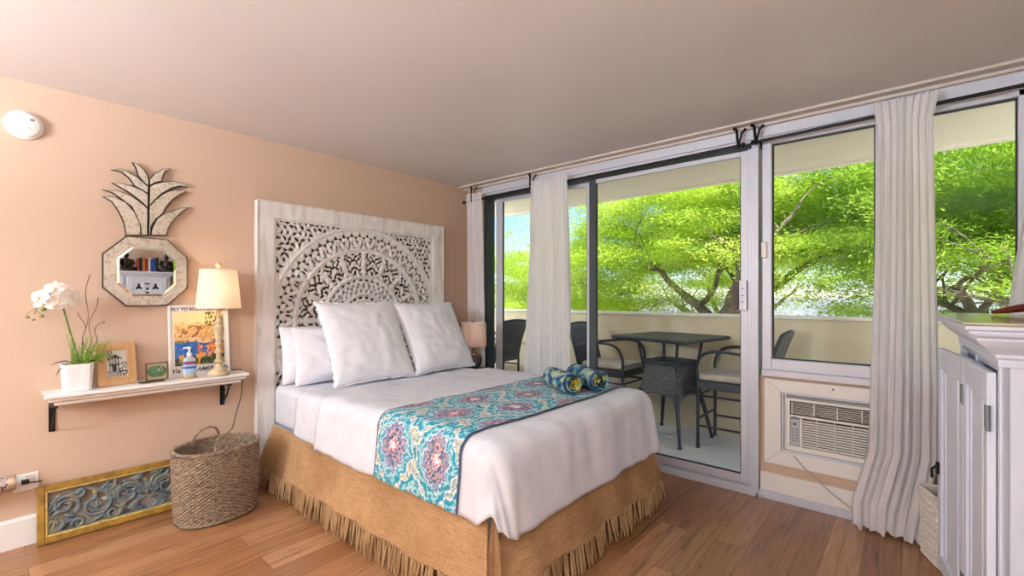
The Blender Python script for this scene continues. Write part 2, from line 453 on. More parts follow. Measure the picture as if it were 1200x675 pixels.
def mandala():
    hw = W2-.126; z0, z1 = .38, ZT-.12
    st = .0052
    ys = np.arange(-hw, hw+st, st); zs = np.arange(z0, z1+st, st)
    Y, Z = np.meshgrid(ys, zs-HC[1], indexing='ij')
    R = np.hypot(Y, Z); T = np.arctan2(Z, Y)
    H = np.full(Y.shape, 1.0)           # distance-ish to holes (negative inside)
    def ell(a, b, s, q):                # ellipse hole, half sizes a, b
        a *= 1.28; b *= 1.16; return (np.sqrt((s/a)**2+(q/b)**2)-1)*min(a, b)
    def ring(rc, n, fn, ph=0.):
        nonlocal H
        w_ = 2*PI/n; d = (T+ph+PI*4) % w_ - w_/2
        H = np.minimum(H, fn(R*np.sin(d), R*np.cos(d)-rc))
    def tri(h, w_, up=1):
        h *= 1.1; w_ *= 1.3
        def f(s, q):
            q = q*up; t = np.clip((q+h)/(2*h), 0, 1)
            return np.maximum(np.abs(s)-w_*(1-t), np.abs(q)-h)
        return f
    rot = lambda s, q, a: (s*math.cos(a)-q*math.sin(a), s*math.sin(a)+q*math.cos(a))
    # outermost band between r .62 and .74
    ring(.705, 60, tri(.016,.015, 1)); ring(.672, 60, tri(.016,.014,-1), PI/60)
    ring(.627, 34, lambda s,q: np.minimum(ell(.0065,.019, s-.013, q), ell(.0065,.019, s+.013, q)))
    ring(.640, 34, tri(.013,.013,-1), PI/34)
    # leaf band r .37 - .54
    def leafs(s, q):
        f = 1.0
        for sg in (-1, 1):
            for cx, cy, a, b, an in ((.012,.052,.007,.026,.5),(.030,.020,.008,.024,-.6),(.052,.045,.008,.020,.9),(.020,-.030,.009,.024,-.9),
                                     (.058,-.005,.007,.022,.35),(.048,-.050,.008,.020,1.0),(.006,-.062,.006,.018,.2),(.072,.066,.006,.016,-.7),(.036,.072,.006,.014,1.3)):
                s2, q2 = rot(s*sg-cx, q-cy, an); f = np.minimum(f, ell(a, b, s2, q2))
        return f
    ring(.455, 16, leafs)
    ring(.545, 52, lambda s,q: ell(.012,.0065,s,q)); ring(.602, 68, tri(.008,.010,1)); ring(.378, 40, lambda s,q: ell(.010,.005,s,q))
    # inner band r .21 - .33
    ring(.325, 36, lambda s,q: ell(.014,.0075,s,q)); ring(.292, 36, tri(.011,.010,1), PI/36)
    ring(.262, 30, tri(.011,.011,-1)); ring(.235, 30, lambda s,q: ell(.007,.009,s,q), PI/30)
    ring(.178, 20, lambda s,q: ell(.016,.009,s,q)); ring(.125, 12, tri(.022,.014,1)); ring(.085, 12, lambda s,q: ell(.006,.014,s,q), PI/12)
    ring(.04, 8, lambda s,q: ell(.005,.012,s,q))
    # corners: leafy openings between the disc and the frame
    rnd = random.Random(5); Hc = np.full(Y.shape, 1.0); gs = .045
    n1 = int(hw/gs)+2
    for i in range(-n1, n1+1):
        for j in range(-20, 21):
            cy = (i+(.5 if j % 2 else 0))*gs; cz = j*gs*.92
            cy += rnd.uniform(-.007,.007); cz += rnd.uniform(-.007,.007)
            if math.hypot(cy, cz) < .775 or abs(cy) > hw-.016: continue
            a = rnd.uniform(0, PI); s_, l_ = rnd.uniform(.007,.0105), rnd.uniform(.014,.021)
            m = (np.abs(Y-cy) < .05) & (np.abs(Z-cz) < .05)
            s2, q2 = rot(Y[m]-cy, Z[m]-cz, a)
            q3 = q2; s3 = s2+ (q2**2)*14*(1 if rnd.random() < .5 else -1)
            Hc[m] = np.minimum(Hc[m], ell(s_, l_, s3, q3))
    H = np.minimum(H, Hc)
    # solid raised bands
    bandm = np.zeros(Y.shape)
    for rc, hw_ in ((.752,.013),(.580,.015),(.354,.011),(.203,.009)):
        dd = hw_-np.abs(R-rc); H = np.where(dd > 0, np.maximum(H, dd+.002), H)
        bandm = np.maximum(bandm, np.clip(dd/hw_, 0, 1)*.006 + (np.abs(np.abs(R-rc)-hw_*.45) < .002)*-.002*(dd > 0))
    F = H
    F[0,:] = F[-1,:] = .02; F[:,0] = F[:,-1] = .02
    V, Fc = carved(F, ys, zs, .010, .011, .018)
    # petal-shaped surface relief
    out = []
    for (y, z, d) in V:
        zz = z-HC[1]; r = math.hypot(y, zz)
        i = min(len(ys)-1, max(0, int(round((y-ys[0])/st)))); j = min(len(zs)-1, max(0, int(round((z-zs[0])/st))))
        x = .032+d + (bandm[i, j] if d > 0 else 0)
        if d >= 0: x += .0015*math.sin(r*190)*math.sin(math.atan2(zz, y)*60)
        out.append((x, y, z))
    me = mesh_from('carved_panel', out, Fc)
    link('carved_panel', me, plain('carved_whitewash', srgb(224,221,220), .75, var=.05, vs=10), hb, smooth='auto', fix=False)
mandala()

# ================================================================= BED
BX0, BX1, BY0, BY1, BT = .07, 2.24, -1.985, -.555, .675
def burlap(name, c1, c2):
    m, nt, b, o = new_mat(name)
    a = N(nt, 'TexNoise'); a.inputs['Scale'].default_value = 1; a.inputs['Detail'].default_value = 4; nt.links.new(coords(nt, (14,14,320)), a.inputs['Vector'])
    d = N(nt, 'TexNoise'); d.inputs['Scale'].default_value = 1; d.inputs['Detail'].default_value = 4; nt.links.new(coords(nt, (240,240,9)), d.inputs['Vector'])
    e = N(nt, 'TexNoise'); e.inputs['Scale'].default_value = 3; e.inputs['Detail'].default_value = 6; nt.links.new(coords(nt, (1.5,1.5,1)), e.inputs['Vector'])
    c = ramp(nt, e.outputs[0], [(.3, c2), (.7, c1)])
    w1 = ramp(nt, a.outputs[0], [(.3, (.72,.70,.68,1)), (.6, (1,1,1,1))]); w2 = ramp(nt, d.outputs[0], [(.3, (.74,.72,.70,1)), (.6, (1,1,1,1))])
    nt.links.new(mixc(nt, 1, mixc(nt, 1, c, w1, 'MULTIPLY'), w2, 'MULTIPLY'), b.inputs['Base Color']); b.inputs['Roughness'].default_value = .95; b.inputs['Specular IOR Level'].default_value = .1
    bump(nt, b, d.outputs[0], .5, .003); return m
M['burlap'] = burlap('burlap', srgb(192,156,118), srgb(160,124,88))
M['fringe'] = fabric('burlap_fringe', srgb(172,142,106), srgb(146,116,82), weave=200)
M['sheet'] = fabric('white_sateen_sheet', srgb(224,229,240), srgb(216,221,233), wr=6, wrd=.008, bs=.35)
bed = thing('bed', 'wide bed with white mattress and tan burlap skirt against the carved headboard', 'bed', (1.15, -1.27, 0))
L = lambda x, y, z: (x-1.15, y+1.27, z)
def rbox(x0,x1,y0,y1,z0,z1):
    a = L(x0,y0,z0); b = L(x1,y1,z1); return MB().box(a[0],b[0],a[1],b[1],a[2],b[2])
o = obj('box_spring', rbox(BX0,BX1,BY0+.01,BY1-.01,.12,.385), M['cotton'], bed)
o = obj('mattress', rbox(BX0,BX1,BY0,BY1,.385,BT), M['sheet'], bed)
b_ = o.modifiers.new('bevel','BEVEL'); b_.width = .05; b_.segments = 5; o.data.polygons.foreach_set('use_smooth',[True]*len(o.data.polygons))
for x in (.2, 2.1):
    for y in (BY0+.12, BY1-.12):
        obj('leg', MB().lathe([(.02,0),(.028,.125)], 12, L(x,y,0)), M['blackmetal'], bed)
# burlap skirt: three drops (near side, foot, far side), flaring, with a fringe
def skirt_side(p0, p1, nrm, seed, pleat):
    p0, p1, nrm = Vector(p0), Vector(p1), Vector(nrm)
    Lh = (p1-p0).length; nu = int(Lh/.02); zs = [.405,.36,.30,.24,.18,.135,.125]
    P = np.zeros((nu+1, len(zs), 3))
    for i in range(nu+1):
        u = i/nu; s = u*Lh
        for j, z in enumerate(zs):
            k = (.405-z)/.28
            off = .022+.075*k + k*pleat*(.55*noise.noise((s*6, seed, z*1.5))+.35*math.sin(s*19+seed+2*noise.noise((s*2,seed,0))))
            p = p0+(p1-p0)*u+nrm*off
            p = p + (p1-p0).normalized()*( (u-.5)*.12*k)
            P[i,j] = L(p.x, p.y, z - .008*noise.noise((s*3,seed,1)))
    o = link('bed_skirt', grid_mesh('bed_skirt', P), M['burlap'], bed, smooth=True)
    # fringe strands
    rnd = random.Random(int(seed*10)); fr = MB(); n = int(Lh/.0115)
    for i in range(n):
        u = (i+.5)/n; a = P[int(u*nu), -1]
        q = Vector(a) + Vector((p1-p0)).normalized()*rnd.uniform(-.008,.008)
        dx, dy = rnd.uniform(-.016,.016), rnd.uniform(-.016,.016)
        ln = .118-rnd.uniform(0,.012)
        pts = [(q.x,q.y,q.z+.008),(q.x+dx*.5+nrm.x*.006,q.y+dy*.5+nrm.y*.006,q.z-ln*.5),(q.x+dx+nrm.x*.012,q.y+dy+nrm.y*.012,q.z-ln)]
        fr.tube(pts, [.0045,.0055,.003], 5)
    f = obj('fringe', fr, M['fringe'], o, smooth='auto'); f['kind'] = 'stuff'
skirt_side((BX0+.06,BY0,0),(BX1-.015,BY0,0),(0,-1,0), 1.3, .020)
skirt_side((BX1,BY0+.015,0),(BX1,BY1,0),(1,0,0), 4.1, .034)
skirt_side((BX0+.08,BY1,0),(BX1-.02,BY1,0),(0,1,0), 7.7, .012)
# deep pleat folded at the near foot corner
P = np.zeros((13, 7, 3))
for i in range(13):
    a = -PI/2 + i/12*PI/2
    for j, z in enumerate([.40,.36,.30,.24,.18,.135,.125]):
        k = (.405-z)/.28; r = .010+.072*k - .030*k*math.exp(-((i-6)/2.0)**2)
        P[i,j] = L(BX1-.012+r*math.cos(a), BY0+.012+r*math.sin(a), z)
link('corner_pleat', grid_mesh('corner_pleat', P), M['burlap'], bed, smooth=True)

# ---- bedding that drapes over the mattress
def drape(x0, x1, off, drop_n, drop_f, foot=0., rx=.07, step=.02, wr=.006, hang=.0, seed=0., bulge=.0, puff=0.):
    """returns (P, U, V): cloth over the bed top between x0 and x1, down both sides by drop, optionally over the foot"""
    vs = np.arange(BY0-drop_n, BY1+drop_f+1e-6, (BY1-BY0+drop_n+drop_f)/round((BY1-BY0+drop_n+drop_f)/step))
    us = np.linspace(x0, x1+foot, max(2, round((x1+foot-x0)/step)+1))
    Pq = np.zeros((len(us), len(vs), 3))
    zt = BT+off
    def bend(d, r):       # arc-length d past the edge start; returns (out, down)
        if d <= 0: return 0., 0.
        q = r*PI/2
        if d < q: a = d/r; return r*math.sin(a), r*(1-math.cos(a))
        return r, r+(d-q)
    for i, u in enumerate(us):
        for j, v in enumerate(vs):
            r = rx
            dxe = u-(BX1-r+.02) if foot else -1
            dn = (BY0+r-.02)-v; df = v-(BY1-r+.02)
            dy = max(dn, df, 0); sy = -1 if dn > df else 1
            dx = max(dxe, 0)
            if dx > 0 and dy > 0:
                a = math.atan2(dy, dx); d = (dx**12+dy**12)**(1/12)*(1-.15*math.sin(2*a)**4*min(1, min(dx,dy)/.15))
                o_, dn_ = bend(d, r)
                ex = o_ + max(0, dn_-r)*.10*(1+.9*math.sin(2*a))
                ex *= 1
                x = BX1-r+.02+ex*math.cos(a)*(1+.10*math.sin(2*a)); yy = ex*math.sin(a)*(1+.10*math.sin(2*a))
                z = zt-dn_
                y = (BY0+r-.02-yy) if sy < 0 else (BY1-r+.02+yy)
                nx, ny = math.cos(a), sy*math.sin(a); side = min(1, dn_/.15)
            elif dx > 0:
                o_, dn_ = bend(dx, r); x = BX1-r+.02+o_+max(0, dn_-r)*.10; y = v; z = zt-dn_; nx, ny = 1, 0; side = min(1, dn_/.15)
            elif dy > 0:
                o_, dn_ = bend(dy, r); o_ += max(0, dn_-r)*.10
                y = (BY0+r-.02-o_) if sy < 0 else (BY1-r+.02+o_); x = u; z = zt-dn_; nx, ny = 0, sy; side = min(1, dn_/.15)
            else:
                x, y, z = u, v, zt; nx = ny = 0; side = 0
            e = off*.8
            x += nx*e; y += ny*e
            n1 = noise.noise((u*4.5, v*4.5, 3.1)); n2 = noise.noise((u*11, v*11, 7.3)); n3 = noise.noise((u*2.0,v*2.0,9.))
            h = wr*(n1+.4*n2) + puff*(.5+.6*n3)
            if side:
                fold = hang*side*(noise.noise((u*9, v*9*(.25 if dy > 0 and dx <= 0 else 1), 1.7)) if dy > 0 and dx <= 0 else noise.noise((u*2.2, v*9, 1.7)))
                x += nx*(h+fold); y += ny*(h+fold)
            z += h*(1-side*.8)
            Pq[i, j] = (x, y, z)
    U, V_ = np.meshgrid(us, vs, indexing='ij')
    return Pq, U, V_
def cloth(name, P, mat, origin, thick=.006):
    Q = P-np.array(origin)
    o = link(name, grid_mesh(name, Q), mat, smooth=True, fix=False)
    o.location = origin
    # make normals point up
    me = o.data; me.update()
    if sum(p.normal.z for p in me.polygons) < 0: me.flip_normals()
    s = o.modifiers.new('cloth_thickness', 'SOLIDIFY'); s.thickness = thick; s.offset = -1
    return o
Pq, U, V_ = drape(.50, 1.2, .010, .27, .27, wr=.003, hang=.006)
tag(cloth('flat_sheet', Pq, M['sheet'], (.8,-1.27,BT)), 'thin white flat sheet tucked under the duvet, just before the pillows', 'sheet')
Pq, U, V_ = drape(.84, BX1, .030, .295, .30, foot=.36, rx=.085, wr=.009, hang=.020, puff=.010)
# rounded turned edge at the head end
Pq[0,:,2] -= .016; Pq[0,:,0] -= .004
Pq[1,:,2] += .004
dv = cloth('duvet', Pq, M['cotton'], (1.55,-1.27,BT), .008)
tag(dv, 'white duvet covering the bed and hanging over its foot end', 'duvet')

# ---- bed runner with teal medallions
def runner_cols(U, V_):
    w0, w1 = U.min(), U.max()
    a = (U-w0)/(w1-w0)                    # 0..1 across the width
    cols = np.zeros(U.shape+(3,)); g = lambda r_, g_, b_: np.array(srgb(r_,g_,b_)[:3])
    cream, teal, dteal, navy, red, pink, white, lilac = g(226,212,186), g(44,152,176), g(28,120,150), g(34,44,92), g(206,60,84), g(214,160,150), g(222,232,236), g(150,160,196)
    wx = U+.010*vnoise(U, V_, 16, 2.); wy = V_+.010*vnoise(U, V_, 16, 8.)
    n1 = vnoise(U, V_, 75, 1.); n2 = vnoise(U, V_, 120, 5.); n3 = vnoise(U, V_, 34, 9.)
    cols[:] = cream
    def put(mask, c): cols[mask] = c
    put(n1 > .22, pink*.7+.3*cream); put(n2 > .22, g(96,130,150)); put(n3 > .28, g(206,196,150)); put(n2 < -.22, teal)
    # medallion lattice: two columns across the width, offset rows
    pw = (w1-w0)/2.0; ph = .52
    best = np.full(U.shape, 9.); bx = np.zeros(U.shape); by = np.zeros(U.shape)
    for ci in range(-2, 3):
        for cj in range(-1, 7):
            cx = w0+(ci+.5+(.5 if cj % 2 else 0))*pw; cy = -2.10+cj*.30
            dx, dy = (wx-cx)/(pw*.47), (wy-cy)/.205
            r_ = (np.abs(dx)**1.5+np.abs(dy)**1.35)**(1/1.4)
            m = r_ < best; best[m] = r_[m]; bx[m] = dx[m]; by[m] = dy[m]
    for ci in range(-1, 4):                # smaller diamonds between
        for cj in range(-8, 6):
            cx = w0+(ci+(.5 if cj % 2 else 0))*pw; cy = -2.10+cj*.30
            dx, dy = (wx-cx)/(pw*.10), (wy-cy)/(ph*.10)
            r_ = np.abs(dx)+np.abs(dy)
            put((r_ < 1.0), white); put((r_ < .8), dteal); put((r_ < .45) & (n1 > -.1), g(120,150,90)); put(r_ < .22, navy)
    ang = np.arctan2(by, bx)
    sc = best+.05*np.sin(ang*14)
    put(sc < 1.0, white); put(sc < .96, teal)
    put((sc < .93) & (n2 > .05), dteal); put((sc < .90) & (n1 > .20), white*.6+.4*teal)
    put((sc < .80) & (sc > .75), g(150,214,214)); 
    put(sc < .66+.06*np.sin(ang*8), white*.7+lilac*.3); put(sc < .60+.06*np.sin(ang*8), navy*.7+.3*lilac)
    put(sc < .55+.06*np.sin(ang*8), lilac); put((sc < .52) & (n2 > .1), g(90,96,120)); put((sc < .52) & (n1 > .20), pink); put((sc < .5) & (n3 > .3), g(160,150,130))
    put((sc < .52) & (n2 < -.25), navy)
    put(sc < .25, navy); put(sc < .20, white); put(sc < .17, red*.8+.2*pink); put(sc < .11, white)
    edge = (a < .012) | (a > .988)
    put(edge, g(60,80,110))
    return cols
Pq, U, V_ = drape(1.475, 2.10, .041, .30, .20, rx=.085, step=.006, wr=.007, hang=.010, puff=.008)
rn = cloth('bed_runner', Pq, attr_mat('teal_medallion_cloth'), (1.77,-1.27,BT), .004)
set_cols(rn.data, runner_cols(U, V_).reshape(-1, 3))
tag(rn, 'teal and cream medallion patterned runner laid across the white duvet', 'bed runner')

# ---- pillows
def pillow_mesh(w, h, t, seed, ruffle=0., n=44):
    xs = np.linspace(-1, 1, n); X, Y = np.meshgrid(xs, xs, indexing='ij')
    k = np.clip((1-np.abs(X)**2.6), 0, 1)**.55*np.clip((1-np.abs(Y)**2.6), 0, 1)**.55
    px = X*w/2*(1-.05*(1-Y**2)); py = Y*h/2*(1-.06*(1-X**2))
    v, f = [], []
    wr = .012*vnoise(X, Y, 2.2, seed)+.006*vnoise(X, Y, 5., seed+3)+ .010*np.abs(vnoise(X, Y, 3.1, seed+9))
    for sg in (1, -1):
        z = sg*(k*t/2*(1+.12*vnoise(X, Y, 1.4, seed+sg)) + k**.5*wr)
        b = len(v); v += np.stack([px, py, z], -1).reshape(-1, 3).tolist()
        for i in range(n-1):
            for j in range(n-1):
                q = (b+i*n+j, b+(i+1)*n+j, b+(i+1)*n+j+1, b+i*n+j+1); f.append(q if sg > 0 else q[::-1])
    me = mesh_from('pillow', v, f)
    bm = bmesh.new(); bm.from_mesh(me); bmesh.ops.remove_doubles(bm, verts=bm.verts, dist=.0004); bm.to_mesh(me); bm.free()
    return me
def ruffle_mesh(w, h, wd, seed):
    per = []; n = 70
    for s in range(4):
        for i in range(n):
            t = -1+2*i/n
            per.append({0:(t,-1),1:(1,t),2:(-t,1),3:(-1,-t)}[s])
    P = np.zeros((len(per), 4, 3)); rnd = random.Random(seed)
    for i, (x, y) in enumerate(per):
        bx, by = x*w/2*(1-.05*(1-y*y)), y*h/2*(1-.06*(1-x*x)); d = Vector((x**5, y**5)).normalized()
        for j in range(4):
            q = j/3; jit = rnd.uniform(-.003,.003) if j == 3 else 0
            P[i, j] = (bx+d.x*(wd*q+jit)-d.x*.006, by+d.y*(wd*q+jit)-d.y*.006, .006*q*math.sin(i*1.15)+.004*q*math.sin(i*.47))
    return grid_mesh('ruffle', P, True)
def place_pillow(label, w, h, t, c, lean, yaw, seed, ruffle=0, roll=0, grp=None):
    """local x -> world y (width), local y -> up, local z -> towards the foot of the bed"""
    o = link('pillow', pillow_mesh(w, h, t, seed), M['pillow'], smooth=True, fix=False)
    R_ = Matrix(((0,0,1),(1,0,0),(0,1,0))).to_4x4()
    Mx = Matrix.Translation(c) @ Matrix.Rotation(yaw, 4, 'Z') @ Matrix.Rotation(-lean, 4, 'Y') @ Matrix.Rotation(roll, 4, 'X') @ R_
    o.matrix_world = Mx
    tag(o, label, 'pillow', grp)
    if ruffle:
        r = link('ruffle', ruffle_mesh(w, h, ruffle, seed), M['pillow'], o, smooth=True)
    return o
place_pillow('plain white sleeping pillow at the left, directly against the carved headboard', .62, .42, .15, (.15,-1.66,.885), .14, 0, 3)
place_pillow('plain white sleeping pillow at the left, between the rearmost pillow and the big square one', .62, .42, .15, (.275,-1.62,.885), .22, -.05, 8)
place_pillow('large square white pillow with ruffled edge, nearer the pineapple mirror', .65, .65, .17, (.46,-1.47,.980), .50, -.03, 12, .016)
place_pillow('large square white pillow with ruffled edge, nearer the sliding door', .64, .64, .17, (.475,-.83,.975), .52, .03, 19, .014)

# ---- rolled beach towels
def towel(label, c, yaw, r, ln, seed):
    n = 110; turns = 3.6; th = r/turns*.92
    P = np.zeros((n, 24, 3))
    outer = np.zeros((n, 24)); 
    path = [];
    for i in range(n):
        a = i/(n-1)*turns*2*PI; rr = .012+(r-.012)*(a/(turns*2*PI)); path.append((rr*math.cos(a+1.2), rr*math.sin(a+1.2), rr))
    v, f = [], []; m_ = 26
    for side in (0, 1):
        for (a, b, rr) in path:
            k = 1-(th*.42*side*2)/max(rr, .004)*.5 if rr > .01 else 1
            for j in range(m_):
                x = -ln/2+ln*j/(m_-1)
                s = 1+.05*noise.noise((x*9, math.atan2(b, a)*1.2, seed))
                telescoped = .010*math.sin(rr*160+seed) if j in (0, m_-1) else 0
                v.append((x+(telescoped if j else -telescoped), a*k*s, b*k*s*.94))
    def id_(sd, i, j): return sd*n*m_+i*m_+j
    for sd in (0, 1):
        for i in range(n-1):
            for j in range(m_-1):
                q = (id_(sd,i,j), id_(sd,i+1,j), id_(sd,i+1,j+1), id_(sd,i,j+1)); f.append(q if sd == 0 else q[::-1])
    for j in (0, m_-1):
        for i in range(n-1): f.append((id_(0,i,j), id_(0,i+1,j), id_(1,i+1,j), id_(1,i,j)))
    for i in (0, n-1):
        for j in range(m_-1): f.append((id_(0,i,j), id_(0,i,j+1), id_(1,i,j+1), id_(1,i,j)))
    o = link('rolled_towel', mesh_from('rolled_towel', v, f), attr_mat('beach_towel_cloth', c_noise=.3), smooth='auto')
    A = np.array(v); g = lambda *q: np.array(srgb(*q)[:3])
    nn = vnoise(A[:,0:1], A[:,1:2], 14, seed, A[:,2:3]).ravel(); n2 = vnoise(A[:,0:1]*.5, A[:,1:2], 40, seed+4, A[:,2:3]).ravel()
    R_ = np.hypot(A[:,1], A[:,2]/.94)
    col = np.tile(g(62,128,150), (len(A), 1)); col[nn > .08] = g(150,186,190); col[nn < -.18] = g(26,70,120)
    col[(n2 > .22)] = g(176,186,140); col[n2 < -.3] = g(20,52,100)
    inner = R_ < r*.62
    col[inner & (nn > -.05)] = g(226,176,40); col[inner & (n2 > .1)] = g(230,200,70); col[inner & (nn < -.05)] = g(24,50,84); col[inner & (n2 < -.15)] = g(120,160,100)
    rim = (R_ > r*.8) & (np.abs(A[:,0]) > ln/2-.02); col[rim] = g(24,74,130)
    set_cols(o.data, col)
    o.location = c; o.rotation_euler = (0,0,yaw)
    return tag(o, label, 'towel')
towel('rolled teal, blue and yellow beach towel nearer the pillows on the patterned runner', (1.885,-.985,.790), -.50, .070, .31, 1.)
towel('rolled teal, blue and yellow beach towel nearer the glass door on the patterned runner', (1.950,-.800,.792), -.50, .072, .32, 5.)
# ================================================================= LEFT WALL
# smoke detector
t = thing('smoke_detector', 'round white smoke detector high on the peach wall', 'smoke detector', (0,-3.21,2.207))
def wl(mb):  # lathe around z -> axis along x
    return mb.xf(Matrix(((0,0,1),(0,1,0),(1,0,0))).to_4x4())
obj('body', wl(MB().lathe([(.072,0),(.074,.012),(.070,.016),(.066,.018),(.063,.030),(.055,.036),(.001,.037)], 40)), M['white'], t, smooth='auto')
gr = plain('grey_print', srgb(120,120,124), .6)
obj('test_button', wl(MB().lathe([(.010,.036),(.010,.039),(.001,.0395)], 16)), M['white'], t, smooth='auto')
obj('battery_door_line', MB().box(.0365,.0378,-.026,.024,-.016,-.0148).box(.0365,.0378,-.026,-.0248,-.036,-.0160).box(.0365,.0378,.0228,.024,-.036,-.0160), gr, t)
obj('vent_slots', MB().box(.0335,.0372,.022,.038,.022,.0335), gr, t)
obj('indicator_light', MB().box(.0365,.0385,-.002,.002,.022,.027), gr, t)

# pineapple mirror
M['mirror'] = plain('mirror_silver', (.86,.87,.86,1), .015, 1.0, var=.0)
M['mirror_edge'] = plain('antique_dark_edge', srgb(44,36,32), .4, .3)
def etched(name):
    m, nt, b, o = new_mat(name)
    v = N(nt, 'TexVoronoi'); v.feature = 'DISTANCE_TO_EDGE'; v.inputs['Scale'].default_value = 46
    nz = N(nt, 'TexNoise'); nz.inputs['Scale'].default_value = 48; nz.inputs['Roughness'].default_value = .3; nz.inputs['Detail'].default_value = 6; nz.inputs['Distortion'].default_value = 1.5
    nt.links.new(coords(nt), v.inputs['Vector']); nt.links.new(coords(nt), nz.inputs['Vector'])
    r1 = ramp(nt, nz.outputs[0], [(.36, srgb(204,192,170)), (.44, srgb(226,218,202)), (.7, srgb(240,234,222))])
    nt.links.new(r1, b.inputs['Base Color']); b.inputs['Metallic'].default_value = .6; b.inputs['Roughness'].default_value = .25
    bump(nt, b, nz.outputs[0], .3, .002); return m
M['etched'] = etched('etched_mirror_glass')
MY, MZ = -2.697, 1.457
t = thing('pineapple_mirror', 'pineapple shaped wall mirror with an octagonal glass and a crown of etched leaves', 'mirror', (0,MY,MZ))
def poly_plate(pts, x0, x1, mb=None):
    mb = mb or MB(); n = len(pts)
    return mb.add([(x0,p[0],p[1]) for p in pts]+[(x1,p[0],p[1]) for p in pts], [tuple(range(n-1,-1,-1)), tuple(range(n,2*n))]+[(i,(i+1)%n,n+(i+1)%n,n+i) for i in range(n)])
def octo(w, h, c): return [(-w+c,-h),(w-c,-h),(w,-h+c*1.05),(w,h-c*1.05),(w-c,h),(-w+c,h),(-w,h-c*1.05),(-w,-h+c*1.05)]
O0, O1, O2 = octo(.205,.207,.105), octo(.200,.202,.103), octo(.142,.146,.068)
O3 = octo(.131,.135,.062)
obj('backing', poly_plate(O0, .008, .026), M['mirror_edge'], t)
for i in range(8):
    j = (i+1) % 8; g_ = .012
    a, b_, c_, d_ = (Vector(O1[i]), Vector(O1[j]), Vector(O2[j]), Vector(O2[i]))
    cen = (a+b_+c_+d_)/4
    sh = [tuple(cen+(p-cen)*(1-.010)) for p in (a,b_,c_,d_)]
    obj('etched_border', poly_plate(sh, .026, .031), M['etched'], t)
bv = MB()
for i in range(8):
    j = (i+1) % 8
    bv.add([(.031,*O2[i]),(.031,*O2[j]),(.0345,*O3[j]),(.0345,*O3[i])], [(0,1,2,3)])
obj('bevelled_edge', bv, M['mirror'], t)
obj('mirror_glass', poly_plate(O3, .027, .0345), M['mirror'], t)
# crown: outlines measured on the wall plane, given as (zoomed px) and turned to metres here
def wy(zx, zy):
    px, py = 115+zx/7.94, 180+zy/7.94
    u, v = (px-600)/539, (347-py)/539
    dx, dy = -.65408+u*.75643, .75643+u*.65408
    tt = (.03-3.525)/dx
    return (-3.36+tt*dy-MY, 1.31+tt*v-MZ)
leaves = [
 [(40,395),(130,450),(190,540),(230,620),(252,700),(255,760),(400,760),(398,700),(390,640),(340,540),(260,450),(150,400)],
 [(40,335),(130,362),(230,432),(310,492),(360,590),(395,680),(402,760),(462,760),(465,515),(430,480),(370,430),(290,380),(200,345)],
 [(125,270),(200,310),(290,362),(380,430),(440,485),(466,512),(468,380),(420,345),(330,302),(230,276)],
 [(120,150),(210,165),(280,220),(320,270),(337,300),(420,345),(469,378),(470,312),(430,270),(370,220),(290,170),(210,138)],
 [(318,78),(350,130),(372,205),(420,262),(470,308),(474,240),(462,208),(430,150),(380,105)],
 [(690,133),(625,165),(600,220),(598,258),(540,268),(480,300),(476,240),(530,180),(600,142)],
 [(845,315),(760,302),(680,322),(600,370),(530,430),(476,488),(478,305),(520,282),(600,262),(700,252),(780,270)],
 [(830,348),(760,385),(690,430),(630,500),(608,555),(540,610),(495,670),(486,760),(468,760),(474,492),(530,430),(600,376),(680,340),(760,335)],
 [(850,497),(800,530),(730,590),(680,650),(655,700),(640,760),(490,760),(500,690),(550,600),(620,555),(700,525),(780,500)]]
def inset(poly, d):
    n = len(poly); out = []
    A = sum(poly[i][0]*poly[(i+1)%n][1]-poly[(i+1)%n][0]*poly[i][1] for i in range(n)); s = 1 if A > 0 else -1
    for i in range(n):
        p0, p1, p2 = Vector(poly[i-1]), Vector(poly[i]), Vector(poly[(i+1)%n])
        e1, e2 = (p1-p0).normalized(), (p2-p1).normalized()
        n1, n2 = Vector((-e1.y, e1.x))*s, Vector((-e2.y, e2.x))*s
        b_ = (n1+n2); 
        b_ = b_.normalized() if b_.length > 1e-5 else -e1
        k = min(2.2, 1/max(.3, b_.dot(n1)))
        out.append(tuple(p1+b_*d*k))
    return out
for i, l in enumerate(leaves):
    P_ = [wy(*q) for q in l]
    lf = obj('crown_leaf', poly_plate(P_, .010, .026+.0003*i), M['mirror_edge'], t)
    obj('etched_inlay', poly_plate(inset(P_, .0042), .02, .0285+.0003*i), M['etched'], lf)

